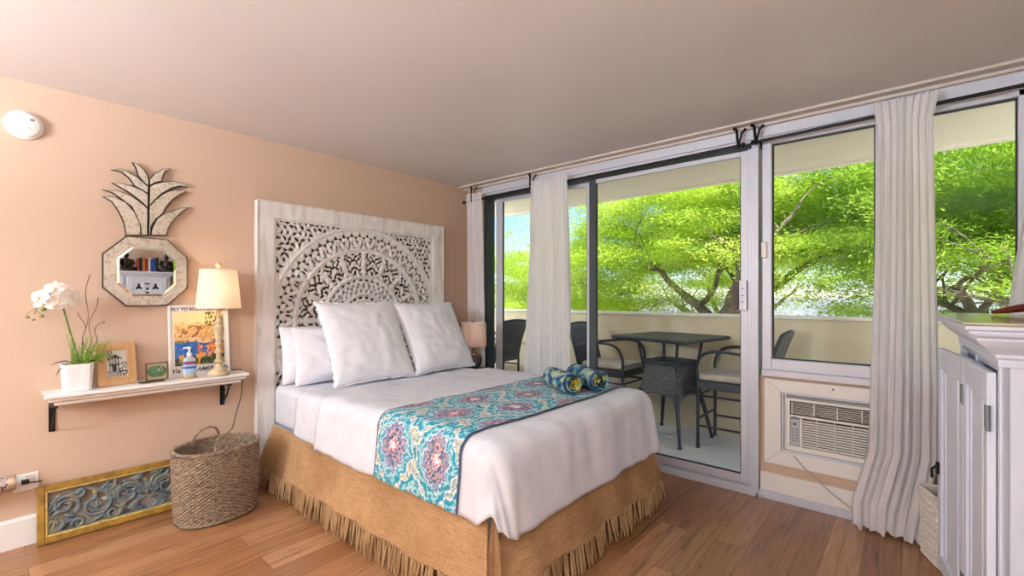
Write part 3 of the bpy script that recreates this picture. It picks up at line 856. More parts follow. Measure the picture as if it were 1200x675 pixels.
# ---- shelf
t = thing('wall_shelf', 'white wall shelf with moulded edge on two black brackets', 'shelf', (0,-2.67,.8))
H_ = .48
prof = [(.0,0),(.205,0),(.208,-.004),(.208,-.016),(.200,-.020),(.190,-.024),(.190,-.034),(.178,-.040),(.168,-.046),(.168,-.058),(.150,-.064),(.135,-.070),(.0,-.070)]
m = MB(); n = len(prof)
vsL = [(p[0], -H_+(min(.073, max(0, .208-[.208,.205,.208,.208,.200,.190,.190,.178,.168,.168,.150,.135,.135][k_]))), p[1]) for k_, p in enumerate(prof)]
vsR = [(v[0], -v[1], v[2]) for v in vsL]
m.add(vsL+vsR, [tuple(range(n)), tuple(range(2*n-1,n-1,-1))]+[(i,(i+1)%n,n+(i+1)%n,n+i) for i in range(n)])
obj('shelf_board', m, M['white'], t)
for yy, scroll in ((-.435,0),(.382,1)):
    b = MB().box(0,.006,yy-.013,yy+.013,-.225,-.07).box(0,.15,yy-.013,yy+.013,-.078,-.07)
    b.tube([(.012,yy,-.21),(.05,yy,-.185),(.10,yy,-.14),(.135,yy,-.085)],[.005]*4,8)
    if scroll:
        b.tube([(.02+.03*math.cos(a*.6)*(1-a/12), yy+.0, -.16+.03*math.sin(a*.6)*(1-a/12)) for a in range(0,12)], .005, 8)
        b.sphere((.022,yy,-.12),.014,8,6).sphere((.022,yy,-.165),.012,8,6)
    else:
        b.box(.004,.010,yy-.004,yy+.004,-.215,-.208)
    obj('bracket', b, M['blackmetal'], t, smooth='auto')
SZ = .801
# ---- orchid
M['ribpot'] = plain('white_ribbed_ceramic', srgb(240,240,242), .35, var=.04, vs=9, scale=(12,12,.4), bs=.5, bscale=9, bd=.004)
M['stem'] = plain('orchid_stem_green', srgb(96,120,48), .5, var=.1, vs=20)
M['petal'] = fabric('orchid_petal', srgb(248,244,240), srgb(238,230,222), translucent=.25, rough=.6, bs=.15)
M['bud'] = plain('orchid_bud', srgb(140,146,70), .5, var=.15, vs=40)
M['dleaf'] = plain('dark_leaf', srgb(42,46,28), .45, var=.1)
M['twig'] = plain('dry_curly_twig', srgb(120,84,70), .7, var=.12, vs=30)
M['fern'] = plain('fern_green', srgb(150,190,58), .6, var=.18, vs=40, c2=srgb(96,140,44))
t = thing('potted_orchid', 'white orchid with buds, curly twigs and green fern in a square white pot', 'potted plant', (.115,-3.017,SZ))
def frustum(w0, w1, z0, z1, d0=None, d1=None, wall=.006):
    d0 = d0 or w0; d1 = d1 or w1; vs = []; fs = []
    loops = [(w0,d0,z0),(w1,d1,z1),(w1-2*wall,d1-2*wall,z1),(w1-2*wall,d1-2*wall,z1-.02)]
    for w_, d_, z in loops:
        c = .25*w_*.5
        pts = [(-d_/2,-w_/2+c),(-d_/2+c,-w_/2),(d_/2-c,-w_/2),(d_/2,-w_/2+c),(d_/2,w_/2-c),(d_/2-c,w_/2),(-d_/2+c,w_/2),(-d_/2,w_/2-c)]
        vs += [(p[0],p[1],z) for p in pts]
    for k in range(3):
        for i in range(8): fs.append((k*8+i,k*8+(i+1)%8,k*8+8+(i+1)%8,k*8+8+i))
    fs += [tuple(range(7,-1,-1)), tuple(24+i for i in range(8))]
    return MB().add(vs, fs)
obj('pot', frustum(.112,.128,0,.145,.10,.115), M['ribpot'], t, bev=.002)
obj('soil', MB().box(-.045,.045,-.05,.05,.118,.13), plain('moss_soil', srgb(70,60,40), .9, var=.3, vs=60), t)
arc = [(.0,.012,.12),(.0,-.005,.22),(-.0,-.028,.32),(.0,-.048,.42),(.005,-.066,.50),(.015,-.092,.525),(.02,-.122,.505),(.02,-.150,.45),(.02,-.162,.42)]
obj('stem', MB().tube(arc, [.0045]*4+[.0035]*3+[.002]*2, 8).tube([(.02,-.150,.45),(.02,-.182,.425),(.02,-.190,.405)],.0015,6).tube([(.02,-.157,.435),(.02,-.137,.415)],.0015,6), M['stem'], t, smooth='auto')
def flower(c, s, rx_, seed):
    rnd = random.Random(seed); R_ = Euler((rx_*.4, rnd.uniform(-.5,.3), rx_)).to_matrix()
    m = MB()
    for k, (ang, ln, wd) in enumerate(((90,1,.62),(210,1,.6),(330,1,.6),(15,1.05,1.0),(165,1.05,1.0))):
        a = math.radians(ang+rnd.uniform(-8,8)); P_ = []; nn = 7; mm = 5
        for i in range(nn):
            q = i/(nn-1); w_ = wd*s*.5*math.sin(PI*min(1,q*.93+.05))**.7
            for j in range(mm):
                e = -1+2*j/(mm-1); r_ = q*ln*s
                x = .012*s/.04*(q*(1-q))*1.2 - .25*s*q*q*.5 + .10*s*e*e*(1 if k > 2 else .6); 
                y0 = r_*math.cos(a)-e*w_*math.sin(a); z0 = r_*math.sin(a)+e*w_*math.cos(a)
                P_.append(Vector((x+(.002 if k>2 else 0), y0, z0)))
        n0 = len(m.v); m.add([Vector(c)+R_ @ p for p in P_], [(i*mm+j,(i+1)*mm+j,(i+1)*mm+j+1,i*mm+j+1) for i in range(nn-1) for j in range(mm-1)])
    o = obj('flower', m, M['petal'], t, smooth=True)
    lip = MB().sphere(tuple(Vector(c)+R_ @ Vector((.008,0,-.004))), s*.17, 8, 6, (1,.8,1.2)); obj('lip', lip, plain('orchid_lip', srgb(224,206,150), .5), o, smooth=True)
for k, (y, z, s, a) in enumerate(((-.092,.462,.042,-.5),(-.050,.488,.043,-.1),(-.018,.455,.044,.5),(-.112,.420,.040,-.4),(-.062,.432,.040,0.1),(-.075,.498,.036,-.2),(-.030,.420,.036,.5),(-.128,.452,.036,-.6),(-.005,.430,.034,.8))):
    flower((.03+.012*(k%3), y-.014, z+.050), s*1.14, a, k)
for y, z, r_ in ((-.118,.392,.013),(-.174,.352,.009),(-.124,.356,.010),(-.152,.338,.006),(-.150,.370,.004)):
    obj('bud', MB().sphere((.025,y-.012,z+.050), r_, 10, 8, (1,1.1,.85)), M['bud'], t, smooth=True)
for pts in ([(0,.0,.14),(.005,-.045,.165),(.01,-.08,.158),(.01,-.10,.145)],[(.01,.0,.14),(.02,-.04,.150),(.02,-.07,.12),(.02,-.085,.085)],[(0,.03,.14),(.01,.07,.155),(.02,.095,.148),(.02,.105,.135)]):
    obj('dark_leaf', MB().tube(pts, [.004,.007,.0065,.002], 8, flat=.35), M['dleaf'], t, smooth='auto')
rnd = random.Random(3)
for (y1, z1, sd) in ((.050,.63,1),(.080,.50,2),(.012,.42,3),(.09,.36,4)):
    pts = []; y0 = .015+.01*sd
    for i in range(26):
        q = i/25; cr = .010*min(1,q*3)
        pts.append((.01*math.cos(q*14+sd)+.0, y0+(y1-y0)*q**1.3+cr*math.sin(q*11+sd*2), .13+(z1-.13)*q))
    if sd == 4:
        pts += [(.01,.10,.362),(.01,.108,.370),(.01,.112,.362),(.01,.106,.354)]
    obj('curly_twig', MB().tube(pts, [.0022]*len(pts), 6), M['twig'], t, smooth='auto')
fm = MB(); rnd = random.Random(11)
for s_ in range(30):
    a = rnd.uniform(-.25,1.3); ln = rnd.uniform(.10,.19); az = rnd.uniform(-.8,.9)
    base = Vector((rnd.uniform(-.03,.03), rnd.uniform(-.02,.045), .125)); d = Vector((math.sin(az)*.35, math.sin(a), math.cos(a)*.95)).normalized()
    pts = [base+d*ln*q/6+Vector((0,.0,-.02*(q/6)**2*abs(math.sin(a)))) for q in range(7)]
    fm.tube(pts, .0009, 4)
    for q in range(1, 26):
        p = base+d*ln*q/26; sd = 1 if q % 2 else -1
        o_ = Vector((rnd.uniform(-.6,.6), sd*math.cos(a), -sd*math.sin(a)+.5)).normalized()*(.017*(1-q/32))
        w_ = d*.0035
        n0 = len(fm.v); 
        for kk in range(3):
            p2 = p+o_*(kk+.5)/3; fm.add([p2-w_*.8, p2+o_*.22+Vector((.003,0,0)), p2+w_*.8, p2-o_*.2-Vector((.003,0,0))], [(0,1,2,3)])
obj('fern', fm, M['fern'], t)

# ---- photo frame, clock, bottle, lamp, poster
M['tanwood'] = plain('light_tan_wood', srgb(206,164,118), .6, var=.08, vs=5, scale=(20,20,3))
def lean_thing(name, label, cat, y, x, rz, lean, z=SZ):
    o = thing(name, label, cat, (x, y, z)); o.rotation_euler = (0, -lean, rz); return o
t = lean_thing('photo_frame', 'tan wooden photo frame with a black and white picture of a building', 'picture frame', -2.842, .095, .12, .20)
fw, fh = .088, .243
m = MB()
for a in (0,):
    m.box(-.008,.008,-fw,-fw+.042,0,fh).box(-.008,.008,fw-.042,fw,0,fh).box(-.008,.008,-fw+.042,fw-.042,0,.05).box(-.008,.008,-fw+.042,fw-.042,fh-.045,fh)
obj('frame', m, M['tanwood'], t, bev=.003)
bd_ = MB()
for k in range(20): 
    zz = .036+k*(fh-.072)/19; bd_.sphere((.009,-fw+.030,zz),.0032,6,4); bd_.sphere((.009,fw-.030,zz),.0032,6,4)
for k in range(14):
    yy = -fw+.034+k*(2*fw-.068)/13; bd_.sphere((.009,yy,.037),.0032,6,4); bd_.sphere((.009,yy,fh-.033),.0032,6,4)
obj('beading', bd_, M['tanwood'], t, smooth=True)
def flat_image(name, y0, y1, z0, z1, x, fn, parent, nx=90, nz=120, rough=.4):
    ys, zs = np.linspace(0,1,nx), np.linspace(0,1,nz); Yg, Zg = np.meshgrid(ys, zs, indexing='ij')
    P_ = np.stack([np.full(Yg.shape, x), y0+(y1-y0)*Yg, z0+(z1-z0)*Zg], -1)
    o = link(name, grid_mesh(name, P_), attr_mat(name+'_print', weave=False, rough=rough), parent, fix=False)
    set_cols(o.data, fn(Yg, Zg).reshape(-1,3)); return o
G = lambda *q: np.array(srgb(*q)[:3])
def bw(a, b):
    c = np.zeros(a.shape+(3,)); c[:] = G(206,206,204); n1 = vnoise(a, b, 9, 3.); n2 = vnoise(a, b, 26, 1.)
    c[(b > .62) & (a < .3) & (n2 > -.1)] = G(90,90,88); c[b < .22] = G(130,130,128)
    h = (a > .12) & (a < .66) & (b > .2) & (b < .72); c[h] = G(150,150,148); c[h & (n2 > .1)] = G(80,80,80)
    roof = (b > .66) & (b < .86-.5*np.abs(a-.42)) ; c[roof] = G(54,54,54)
    c[h & (np.abs((a*7) % 1-.5) < .14)] = G(222,222,220); c[h & (np.abs(b-.46) < .03)] = G(60,60,60)
    c[(a > .30) & (a < .46) & (b > .2) & (b < .42)] = G(40,40,40)
    c[(a > .6) & (b < .3) & (n1 > 0)] = G(60,62,60); c[(b < .16) & (n2 > .15)] = G(220,220,218); c[(a > .7) & (b > .3) & (b < .55) & (n2 > 0)] = G(100,100,100)
    return c
flat_image('photograph', -fw+.042, fw-.042, .05, fh-.045, .002, bw, t, 60, 80)
obj('easel_back', MB().box(-.012,-.008,-.07,.07,.01,fh-.01).prism([(-.012,.18),(-.012,.17),(-.055,.012),(-.055,.0),(-.050,.0)], 'y', -.015,.015), M['dark'], t)

t = lean_thing('desk_clock', 'small brown-framed clock with a green leaf face on the shelf', 'clock', -2.668, .125, .10, .08)
fw2, fh2 = .055, .112
obj('frame', MB().box(-.006,.006,-fw2,-fw2+.005,.008,fh2).box(-.006,.006,fw2-.005,fw2,.008,fh2).box(-.006,.006,-fw2,fw2,fh2-.005,fh2).box(-.006,.006,-fw2,fw2,.008,.013), plain('bronze_brown', srgb(110,80,52), .5, .3), t)
obj('base', MB().box(-.02,.024,-fw2-.03,fw2-.025,.0,.008), plain('dark_walnut', srgb(70,46,32), .5), t, bev=.002)
lf = []
for i in range(28):
    a = 2*PI*i/28; r_ = .040*(1+.10*math.cos(a*2)-.16*math.exp(-((a-PI*.5)/.22)**2)-.10*math.exp(-((a-PI*1.5)/.3)**2)); lf.append((r_*1.08*math.cos(a), .060+r_*.98*math.sin(a)))
obj('leaf_face', poly_plate(lf, -.002, .002), plain('verdigris_leaf', srgb(98,132,92), .5, .2, var=.2, vs=60, c2=srgb(56,88,60)), t)
obj('glass_back', MB().box(-.0035,-.0028,-fw2+.005,fw2-.005,.013,fh2-.005), plain('clock_card', srgb(196,178,150), .6), t)
hnd = MB(); hnd.tube([(.003,.004,.066),(.003,.024,.086)],.0011,6).tube([(.003,.004,.066),(.003,.032,.066)],.0010,6).sphere((.003,.004,.066),.003,8,6)
obj('clock_hands', hnd, M['white'], t)

tag(obj('coaster', MB().lathe([(.041,0),(.043,.003),(.043,.006),(.041,.008)], 32), M['tanwood'], None, 'auto', 0, (.135,-2.508,SZ)), 'round tan coaster under the sanitizer bottle', 'coaster')
t = thing('sanitizer_bottle', 'clear pump bottle of hand sanitizer with a purple and blue label', 'bottle', (.135,-2.508,SZ+.008))
def clear(name, c, r=.1, tr=.75):
    m, nt, b, o = new_mat(name); b.inputs['Base Color'].default_value = c; b.inputs['Roughness'].default_value = r
    tt = N(nt, 'BsdfTransparent'); mx = N(nt, 'MixShader'); mx.inputs[0].default_value = 1-tr; nt.links.new(tt.outputs[0], mx.inputs[1]); nt.links.new(b.outputs[0], mx.inputs[2]); nt.links.new(mx.outputs[0], o.inputs[0]); return m
def rr_prof(hw, hd, z): 
    return [(hd*math.copysign(abs(math.cos(a))**.6, math.cos(a)), hw*math.copysign(abs(math.sin(a))**.6, math.sin(a)), z) for a in [2*PI*k/24 for k in range(24)]]
def loft(rings):
    n = len(rings[0]); m = MB(); vs = [p for r_ in rings for p in r_]
    fs = [(i*n+j, i*n+(j+1)%n, (i+1)*n+(j+1)%n, (i+1)*n+j) for i in range(len(rings)-1) for j in range(n)]
    return m.add(vs, fs+[tuple(range(n-1,-1,-1)), tuple((len(rings)-1)*n+j for j in range(n))])
obj('bottle_body', loft([rr_prof(.030,.018,0),rr_prof(.034,.021,.006),rr_prof(.034,.021,.10),rr_prof(.030,.018,.116),rr_prof(.014,.013,.124),rr_prof(.013,.013,.130)]), clear('clear_gel', srgb(214,226,232), .1, .35), t, smooth='auto')
lb = loft([rr_prof(.0346,.0216,.022),rr_prof(.0346,.0216,.098)])
lo = link('label', mesh_from('label', lb.v[:48], [f for f in lb.f if len(f) == 4]), plain('label_blue', srgb(176,206,228), .4, var=.1), t, smooth=True)
obj('label_band', loft([rr_prof(.0349,.0219,.078),rr_prof(.0349,.0219,.097)]), plain('label_purple', srgb(92,58,120), .4), lo, smooth='auto')
obj('label_band', loft([rr_prof(.0349,.0219,.052),rr_prof(.0349,.0219,.066)]), plain('label_royal_blue', srgb(60,100,180), .4), lo, smooth='auto')
obj('label_band', loft([rr_prof(.0350,.0220,.086),rr_prof(.0350,.0220,.092)]), plain('label_red', srgb(190,60,90), .4), lo, smooth='auto')
pu = MB().lathe([(.014,.128),(.015,.132),(.015,.148),(.006,.150),(.005,.172),(.011,.174),(.011,.184),(.004,.187)], 20)
pu.tube([(0,0,.180),(0,-.022,.181),(0,-.034,.176)],[.006,.005,.004],8)
obj('pump', pu, M['white'], t, smooth='auto')

def turned(name): return plain(name, srgb(206,190,158), .6, var=.14, vs=14, bs=.3, bscale=40, bd=.003, c2=srgb(158,140,108))
M['shade'] = fabric('cream_lampshade', srgb(252,246,236), srgb(250,242,230), translucent=.5, bs=.1, wrd=.001)
t = thing('table_lamp', 'lit lamp with a cream shade and a turned distressed wood base on the wall shelf', 'lamp', (.150,-2.352,SZ))
base = [(.062,0),(.066,.006),(.064,.016),(.056,.022),(.050,.030),(.034,.044),(.024,.060),(.018,.074),(.026,.082),(.030,.088),(.024,.096),(.016,.108),(.014,.130),(.020,.140),(.026,.148),(.019,.158),(.014,.168),(.016,.190),(.024,.200),(.019,.212),
        (.017,.225),(.022,.250),(.028,.276),(.030,.300),(.026,.318),(.018,.328),(.024,.336),(.026,.344),(.016,.352),(.012,.372),(.018,.380),(.018,.388),(.010,.394),(.010,.43)]
obj('lamp_base', MB().lathe(base, 28), turned('distressed_turned_wood'), t, smooth='auto')
def shade(parent, r0, r1, z0, z1, mat, n=48, hem=True):
    P_ = []
    vs = []; fs = []
    for (r_, z) in ((r0,z0),(r1,z1),(r1-.0015,z1),(r0-.0015,z0)):
        vs += [(r_*math.cos(2*PI*j/n), r_*math.sin(2*PI*j/n), z) for j in range(n)]
    for k in range(4):
        for j in range(n): fs.append((k*n+j, k*n+(j+1)%n, ((k+1)%4)*n+(j+1)%n, ((k+1)%4)*n+j))
    o = obj('lamp_shade', MB().add(vs, fs), mat, parent, smooth='auto')
    if hem:
        for r_, z in ((r0,z0+.004),(r1,z1-.004)):
            ring = [((r_+.0008)*math.cos(2*PI*j/n), (r_+.0008)*math.sin(2*PI*j/n), z) for j in range(n+1)]
            obj('trim_ring', MB().tube(ring, .0022, 6, cap=False), mat, o, smooth=True)
        sp = MB()
        for k in range(3):
            a = k*2*PI/3; sp.tube([(.008*math.cos(a),.008*math.sin(a),z1-.012),(r1*.99*math.cos(a),r1*.99*math.sin(a),z1-.004)],.0015,6)
        obj('spider', sp, M['blackmetal'], o)
    return o
shade(t, .1265, .104, .430, .680, M['shade'])
obj('bulb', MB().sphere((0,0,.54), .028, 14, 10, (1,1,1.25)), emis('warm_bulb', (1,.62,.32,1), 12), t, smooth=True)
obj('harp', MB().tube([(0,.006,.42),(0,.05,.50),(0,.052,.58),(0,.02,.66),(0,0,.672)],.0018,6).tube([(0,-.006,.42),(0,-.05,.50),(0,-.052,.58),(0,-.02,.66),(0,0,.672)],.0018,6).tube([(0,0,.42),(0,0,.515)],.010,8), M['blackmetal'], t)
obj('finial', MB().lathe([(.004,.668),(.010,.680),(.010,.684),(.007,.688),(.016,.698),(.019,.708),(.016,.720),(.006,.727)], 16), turned('finial_wood'), t, smooth='auto')
def lamp_light(name, loc, e, c, r=.03):
    l = bpy.data.lights.new(name, 'POINT'); l.energy = e; l.color = c; l.shadow_soft_size = r
    o = bpy.data.objects.new(name, l); C.objects.link(o); o.location = loc; return o
t_cord = tag(obj('lamp_cord', MB().tube([(.075,-2.31,SZ+.004),(.06,-2.26,SZ+.012),(.02,-2.225,SZ+.005),(.012,-2.175,.80),(.014,-2.165,.73),(.02,-2.175,.62),(.05,-2.215,.52),(.11,-2.26,.43),(.17,-2.33,.40),(.22,-2.40,.30)], .0028, 8), M['dark'], None, 'auto'),
     'thin dark lamp cord hanging from the shelf into the wicker basket', 'cord')

# poster: generic stand-in artwork with the visible lettering
t = lean_thing('travel_poster', 'framed travel poster with orange and blue artwork leaning behind the lamp', 'poster', -2.4255, .060, 0, .105)
pw, ph = .168, .452
obj('frame', MB().box(-.008,.008,-pw,-pw+.013,0,ph).box(-.008,.008,pw-.013,pw,0,ph).box(-.008,.008,-pw+.013,pw-.013,0,.012).box(-.008,.008,-pw+.013,pw-.013,ph-.012,ph), M['white'], t, bev=.002)
obj('backing', MB().box(-.007,.001,-pw+.013,pw-.013,.012,ph-.012), plain('poster_paper', srgb(236,230,226), .6), t)
def art(a, b):
    c = np.zeros(a.shape+(3,)); n1 = vnoise(a, b, 4, 3.); n2 = vnoise(a, b, 9, 1.); n3 = vnoise(a, b, 22, 6.)
    c[:] = G(226,194,140); c[b+.1*n1 > .80] = G(244,214,160)
    c[(b < .72+.16*n1) & (n2 > -.05)] = G(196,152,104); c[(b < .74) & (n2 < -.18)] = G(140,98,70); c[(b < .8) & (n3 > .25)] = G(226,170,96)
    c[(b < .50+.05*n1)] = G(214,180,140); c[(b < .47) & (n2 > .1)] = G(120,110,80)
    c[(b < .42+.04*n1)] = G(50,90,150); c[(b < .40) & (n3 > .22)] = G(60,120,190)
    c[(b < .40) & (a > .45) & (n1+.6*n2 > -.1)] = G(190,104,66); c[(b < .37) & (a > .5) & (n3 > .1)] = G(236,150,70)
    c[(b < .17+.10*n1)] = G(60,50,36); c[(b < .20) & (n2 > .12)] = G(204,148,78); c[(b < .14) & (n3 > .2)] = G(90,120,60)
    c[(b > .72) & (a > .62) & (n3 > .02)] = G(110,110,60); return c
flat_image('artwork', -pw+.030, pw-.030, .068, ph-.042, .0016, art, t, 110, 130)
ink = plain('navy_ink', srgb(34,34,78), .6)
R90 = (PI/2, 0, PI/2)
text('lettering', 'FLY TO SOUTH SEA ISLES', .0265, (.0018, 0, ph-.027), R90, ink, t, bold=.0006)
text('lettering', 'Via PAN AMERICAN', .036, (.0018, 0, .038), R90, ink, t, shear=.25, bold=.0006)

# ---- outlet and metal night lamp
t = thing('wall_outlet', 'white wall outlet with a black plug low beside the gilded panel', 'outlet', (0,-3.185,.335))
obj('cover_plate', MB().box(0,.006,-.065,.03,-.048,.040), M['white'], t, bev=.002)
obj('socket', MB().box(.006,.009,-.018,.018,-.012,.030).box(.009,.0095,-.009,-.006,.008,.020).box(.009,.0095,.006,.009,.008,.020), M['trim'], t)
obj('plug', MB().box(.008,.034,-.034,-.006,-.008,.012).tube([(.028,-.01,-.002),(.035,.015,-.006),(.035,.04,-.006)],.0032,8), M['dark'], t, bev=.002)
t = thing('wall_sconce', 'pierced bronze cylinder mounted sideways on the wall at the left edge', 'wall light', (.075,-3.24,.362))
t.rotation_euler = (0,0,0)
def pierced(name):
    m, nt, b, o = new_mat(name); v = N(nt, 'TexVoronoi'); v.inputs['Scale'].default_value = 75; nt.links.new(coords(nt), v.inputs['Vector'])
    r_ = ramp(nt, v.outputs['Distance'], [(.28, srgb(30,26,26)), (.42, srgb(176,158,156))]); nt.links.new(r_, b.inputs['Base Color']); b.inputs['Metallic'].default_value = .5; b.inputs['Roughness'].default_value = .6
    bump(nt, b, v.outputs['Distance'], .5, .004); return m
ax = Matrix(((1,0,0),(0,0,1),(0,1,0))).to_4x4()
obj('cylinder', MB().lathe([(.036,-.30),(.036,-.03)], 28).xf(ax), pierced('pierced_metal'), t, smooth='auto')
obj('end_band', MB().lathe([(.0365,-.03),(.038,-.028),(.038,-.002),(.034,0),(.001,.0)], 28).xf(ax), plain('bronze', srgb(160,138,118), .55, .7), t, smooth='auto')
obj('wall_mount', MB().box(-.075,-.03,-.16,-.10,-.02,.02), M['blackmetal'], t)

# ---- gilded carved panel leaning on the wall
M['gilt'] = plain('worn_gold_paint', srgb(156,120,40), .5, .15, var=.2, vs=26, bs=.3, bscale=60, bd=.002, c2=srgb(112,82,28))
def scroll_paint():
    m, nt, b, o = new_mat('grey_blue_scroll_paint')
    nz = N(nt, 'TexNoise'); nz.inputs['Scale'].default_value = 16; nz.inputs['Detail'].default_value = 5; nt.links.new(coords(nt), nz.inputs['Vector'])
    r_ = ramp(nt, nz.outputs[0], [(.3, srgb(58,60,56)), (.46, srgb(84,96,104)), (.58, srgb(98,98,86)), (.7, srgb(134,118,74))])
    nt.links.new(r_, b.inputs['Base Color']); b.inputs['Roughness'].default_value = .6; return m
t = thing('gilded_panel', 'long gold-framed pierced panel of grey-blue scrollwork leaning on the wall', 'carved panel', (.095,-2.70,.002))
t.rotation_euler = (0,-.19,-.035)
PW, PH = .468, .30
m = MB()
m.box(-.012,.012,-PW,-PW+.032,0,PH).box(-.012,.012,PW-.032,PW,0,PH).box(-.012,.012,-PW+.032,PW-.032,0,.032).box(-.012,.012,-PW+.032,PW-.032,PH-.032,PH)
obj('frame', m, M['gilt'], t, bev=.004)
m = MB(); e = PW-.032
m.box(-.006,.008,-e,-e+.010,.032,PH-.032).box(-.006,.008,e-.010,e,.032,PH-.032).box(-.006,.008,-e+.01,e-.01,.032,.042).box(-.006,.008,-e+.01,e-.01,PH-.042,PH-.032)
obj('inner_moulding', m, plain('pale_worn_gold', srgb(206,182,104), .55, .1, var=.2, vs=40, c2=srgb(150,120,60)), t, bev=.002)
def scrollwork():
    st = .0036; hw = PW-.042; hh = (PH-.084)/2
    ys = np.arange(-hw, hw+st, st); zs = np.arange(-hh, hh+st, st); Y, Z = np.meshgrid(ys, zs, indexing='ij')
    F = np.full(Y.shape, -1.); R_ = np.zeros(Y.shape)
    def stroke(pts, w0, w1):
        nonlocal F
        n = len(pts)
        for k, (a, b) in enumerate(pts):
            w_ = w0+(w1-w0)*k/(n-1); F = np.maximum(F, w_-np.hypot(Y-a, Z-b))
    def spiral(cx, cz, r, a0, turns, sg, w0=.013, w1=.006):
        n = 60; pts = [(cx+r*(1-.8*k/n)*math.cos(a0+sg*turns*2*PI*k/n), cz+r*(1-.8*k/n)*math.sin(a0+sg*turns*2*PI*k/n)) for k in range(n+1)]
        stroke(pts, w0, w1); return pts
    def leaf(cx, cz, a, ln, wd):
        nonlocal F
        dy, dz = Y-cx, Z-cz; s = dy*math.cos(a)+dz*math.sin(a); q = -dy*math.sin(a)+dz*math.cos(a); q = q-.3*np.sin(np.clip(s/ln,-1,1)*2)*wd
        F = np.maximum(F, (1-np.sqrt((s/ln)**2+(q/wd)**2))*wd*.8)
    for sg in (-1, 1):
        for cx, cz, r, a0, tr, s2 in ((.09,.005,.066,PI*.9,1.3,-1),(.235,-.012,.075,PI*.55,1.35,1),(.36,.02,.06,PI*1.2,1.3,-1),(.165,.06,.035,PI,1.1,1),(.30,.075,.03,0,1.2,-1),(.16,-.075,.032,PI,1.2,1),(.40,-.065,.036,PI,1.3,1),(.305,-.085,.026,0,1.2,1)):
            spiral(sg*cx, cz, r, a0 if sg > 0 else PI-a0, tr, s2*sg)
        stroke([(sg*(.02+.4*k/60), .045*math.sin(k/60*9.5)) for k in range(61)], .008, .008)
        rnd = random.Random(4)
        for k in range(60):
            cx = rnd.uniform(.03, .42); cz = rnd.uniform(-.1, .1); leaf(sg*cx, cz, rnd.uniform(0, PI)*sg, rnd.uniform(.020,.036), rnd.uniform(.008,.013))
    for k in range(7):
        a = 2*PI*k/7; leaf(.03*math.cos(a), .045+.03*math.sin(a)-.02, a, .022, .013)
    F = np.maximum(F, .022-np.hypot(Y, Z-.025))
    F[:2,:] = F[-2:,:] = .004; F[:,:2] = F[:,-2:] = .004
    V, Fc = carved(F, ys, zs, .010, .010, .008)
    me = mesh_from('scrollwork', [(v[2]-.004, v[0], v[1]+PH/2) for v in V], Fc)
    link('scrollwork', me, scroll_paint(), t, smooth='auto', fix=False)
scrollwork()

# ---- wicker basket (woven: stakes and strands follow one oval wall)
def wicker(name, c1, c2, cz=95, ch=34):
    m, nt, b, o = new_mat(name)
    nz = N(nt, 'TexNoise'); nz.inputs['Scale'].default_value = 30; nz.inputs['Detail'].default_value = 3; nt.links.new(coords(nt, (1,1,3.6)), nz.inputs['Vector'])
    n2 = N(nt, 'TexNoise'); n2.inputs['Scale'].default_value = 4; nt.links.new(coords(nt), n2.inputs['Vector'])
    nz.inputs['Scale'].default_value = 48; nz.inputs['Roughness'].default_value = .3
    c = ramp(nt, nz.outputs[0], [(.3, c2), (.6, c1)]); nt.links.new(c, b.inputs['Base Color']); b.inputs['Roughness'].default_value = .75
    return m
t = thing('wicker_basket', 'oval brown wicker basket with two loop handles beside the gilded panel', 'basket', (.368,-2.425,.003), rz=.10)
HB = .412; nst = 72; rows = 42
nu = nst*4; nz_ = rows*4+1; P_ = np.zeros((nu, nz_, 3))
def bask(a, z):
    k = z/HB; s = 1+.07*k+.02*math.sin(k*PI); e = .86
    ca, sa = math.cos(a), math.sin(a)
    return .158*s*math.copysign(abs(ca)**e, ca), .205*s*math.copysign(abs(sa)**e, sa)
for i in range(nu):
    a = 2*PI*i/nu
    for j in range(nz_):
        z = HB*j/(nz_-1); row = j//4; ph_ = (j % 4)/4
        x, y = bask(a, z); d = Vector((x/.158**2, y/.205**2)).normalized()
        w_ = .0065*math.cos(nst/2*a*2/2+PI*(row % 2))*math.sin(PI*ph_) + .0045*math.sin(PI*ph_)+.0015*noise.noise((a*8,z*40,0))
        P_[i,j] = (x+d.x*w_, y+d.y*w_, z)
M['wicker'] = wicker('brown_wicker', srgb(146,126,104), srgb(78,62,50))
body = link('basket_body', grid_mesh('basket_body', P_, True), M['wicker'], t, smooth=True)
sol = body.modifiers.new('thick','SOLIDIFY'); sol.thickness = .010; sol.offset = -1
rim = MB()
for ph_ in (0, PI*.66, PI*1.33):
    pts = []
    for i in range(241):
        a = 2*PI*i/240; x, y = bask(a, HB); pts.append((x+.007*math.cos(a*34+ph_)*math.cos(a), y+.007*math.cos(a*34+ph_)*math.sin(a), HB+.007*math.sin(a*34+ph_)))
    rim.tube(pts, .0065, 7, cap=False)
obj('braided_rim', rim, M['wicker'], t, smooth='auto')
bs_ = MB()
for ph_ in (0, PI*.66, PI*1.33):
    pts = []
    for i in range(241):
        a = 2*PI*i/240; x, y = bask(a, 0); pts.append((x+.006*math.cos(a*30+ph_)*math.cos(a), y+.006*math.cos(a*30+ph_)*math.sin(a), .012+.006*math.sin(a*30+ph_)))
    bs_.tube(pts, .006, 7, cap=False)
obj('braided_base', bs_, M['wicker'], t, smooth='auto')
bt = MB(); pts = [bask(2*PI*i/48, 0.02) for i in range(48)]
bt.add([(p[0]*.98,p[1]*.98,.012) for p in pts]+[(p[0]*.98,p[1]*.98,.02) for p in pts], [tuple(range(47,-1,-1)), tuple(range(48,96))]+[(i,(i+1)%48,48+(i+1)%48,48+i) for i in range(48)])
obj('basket_bottom', bt, M['wicker'], t)
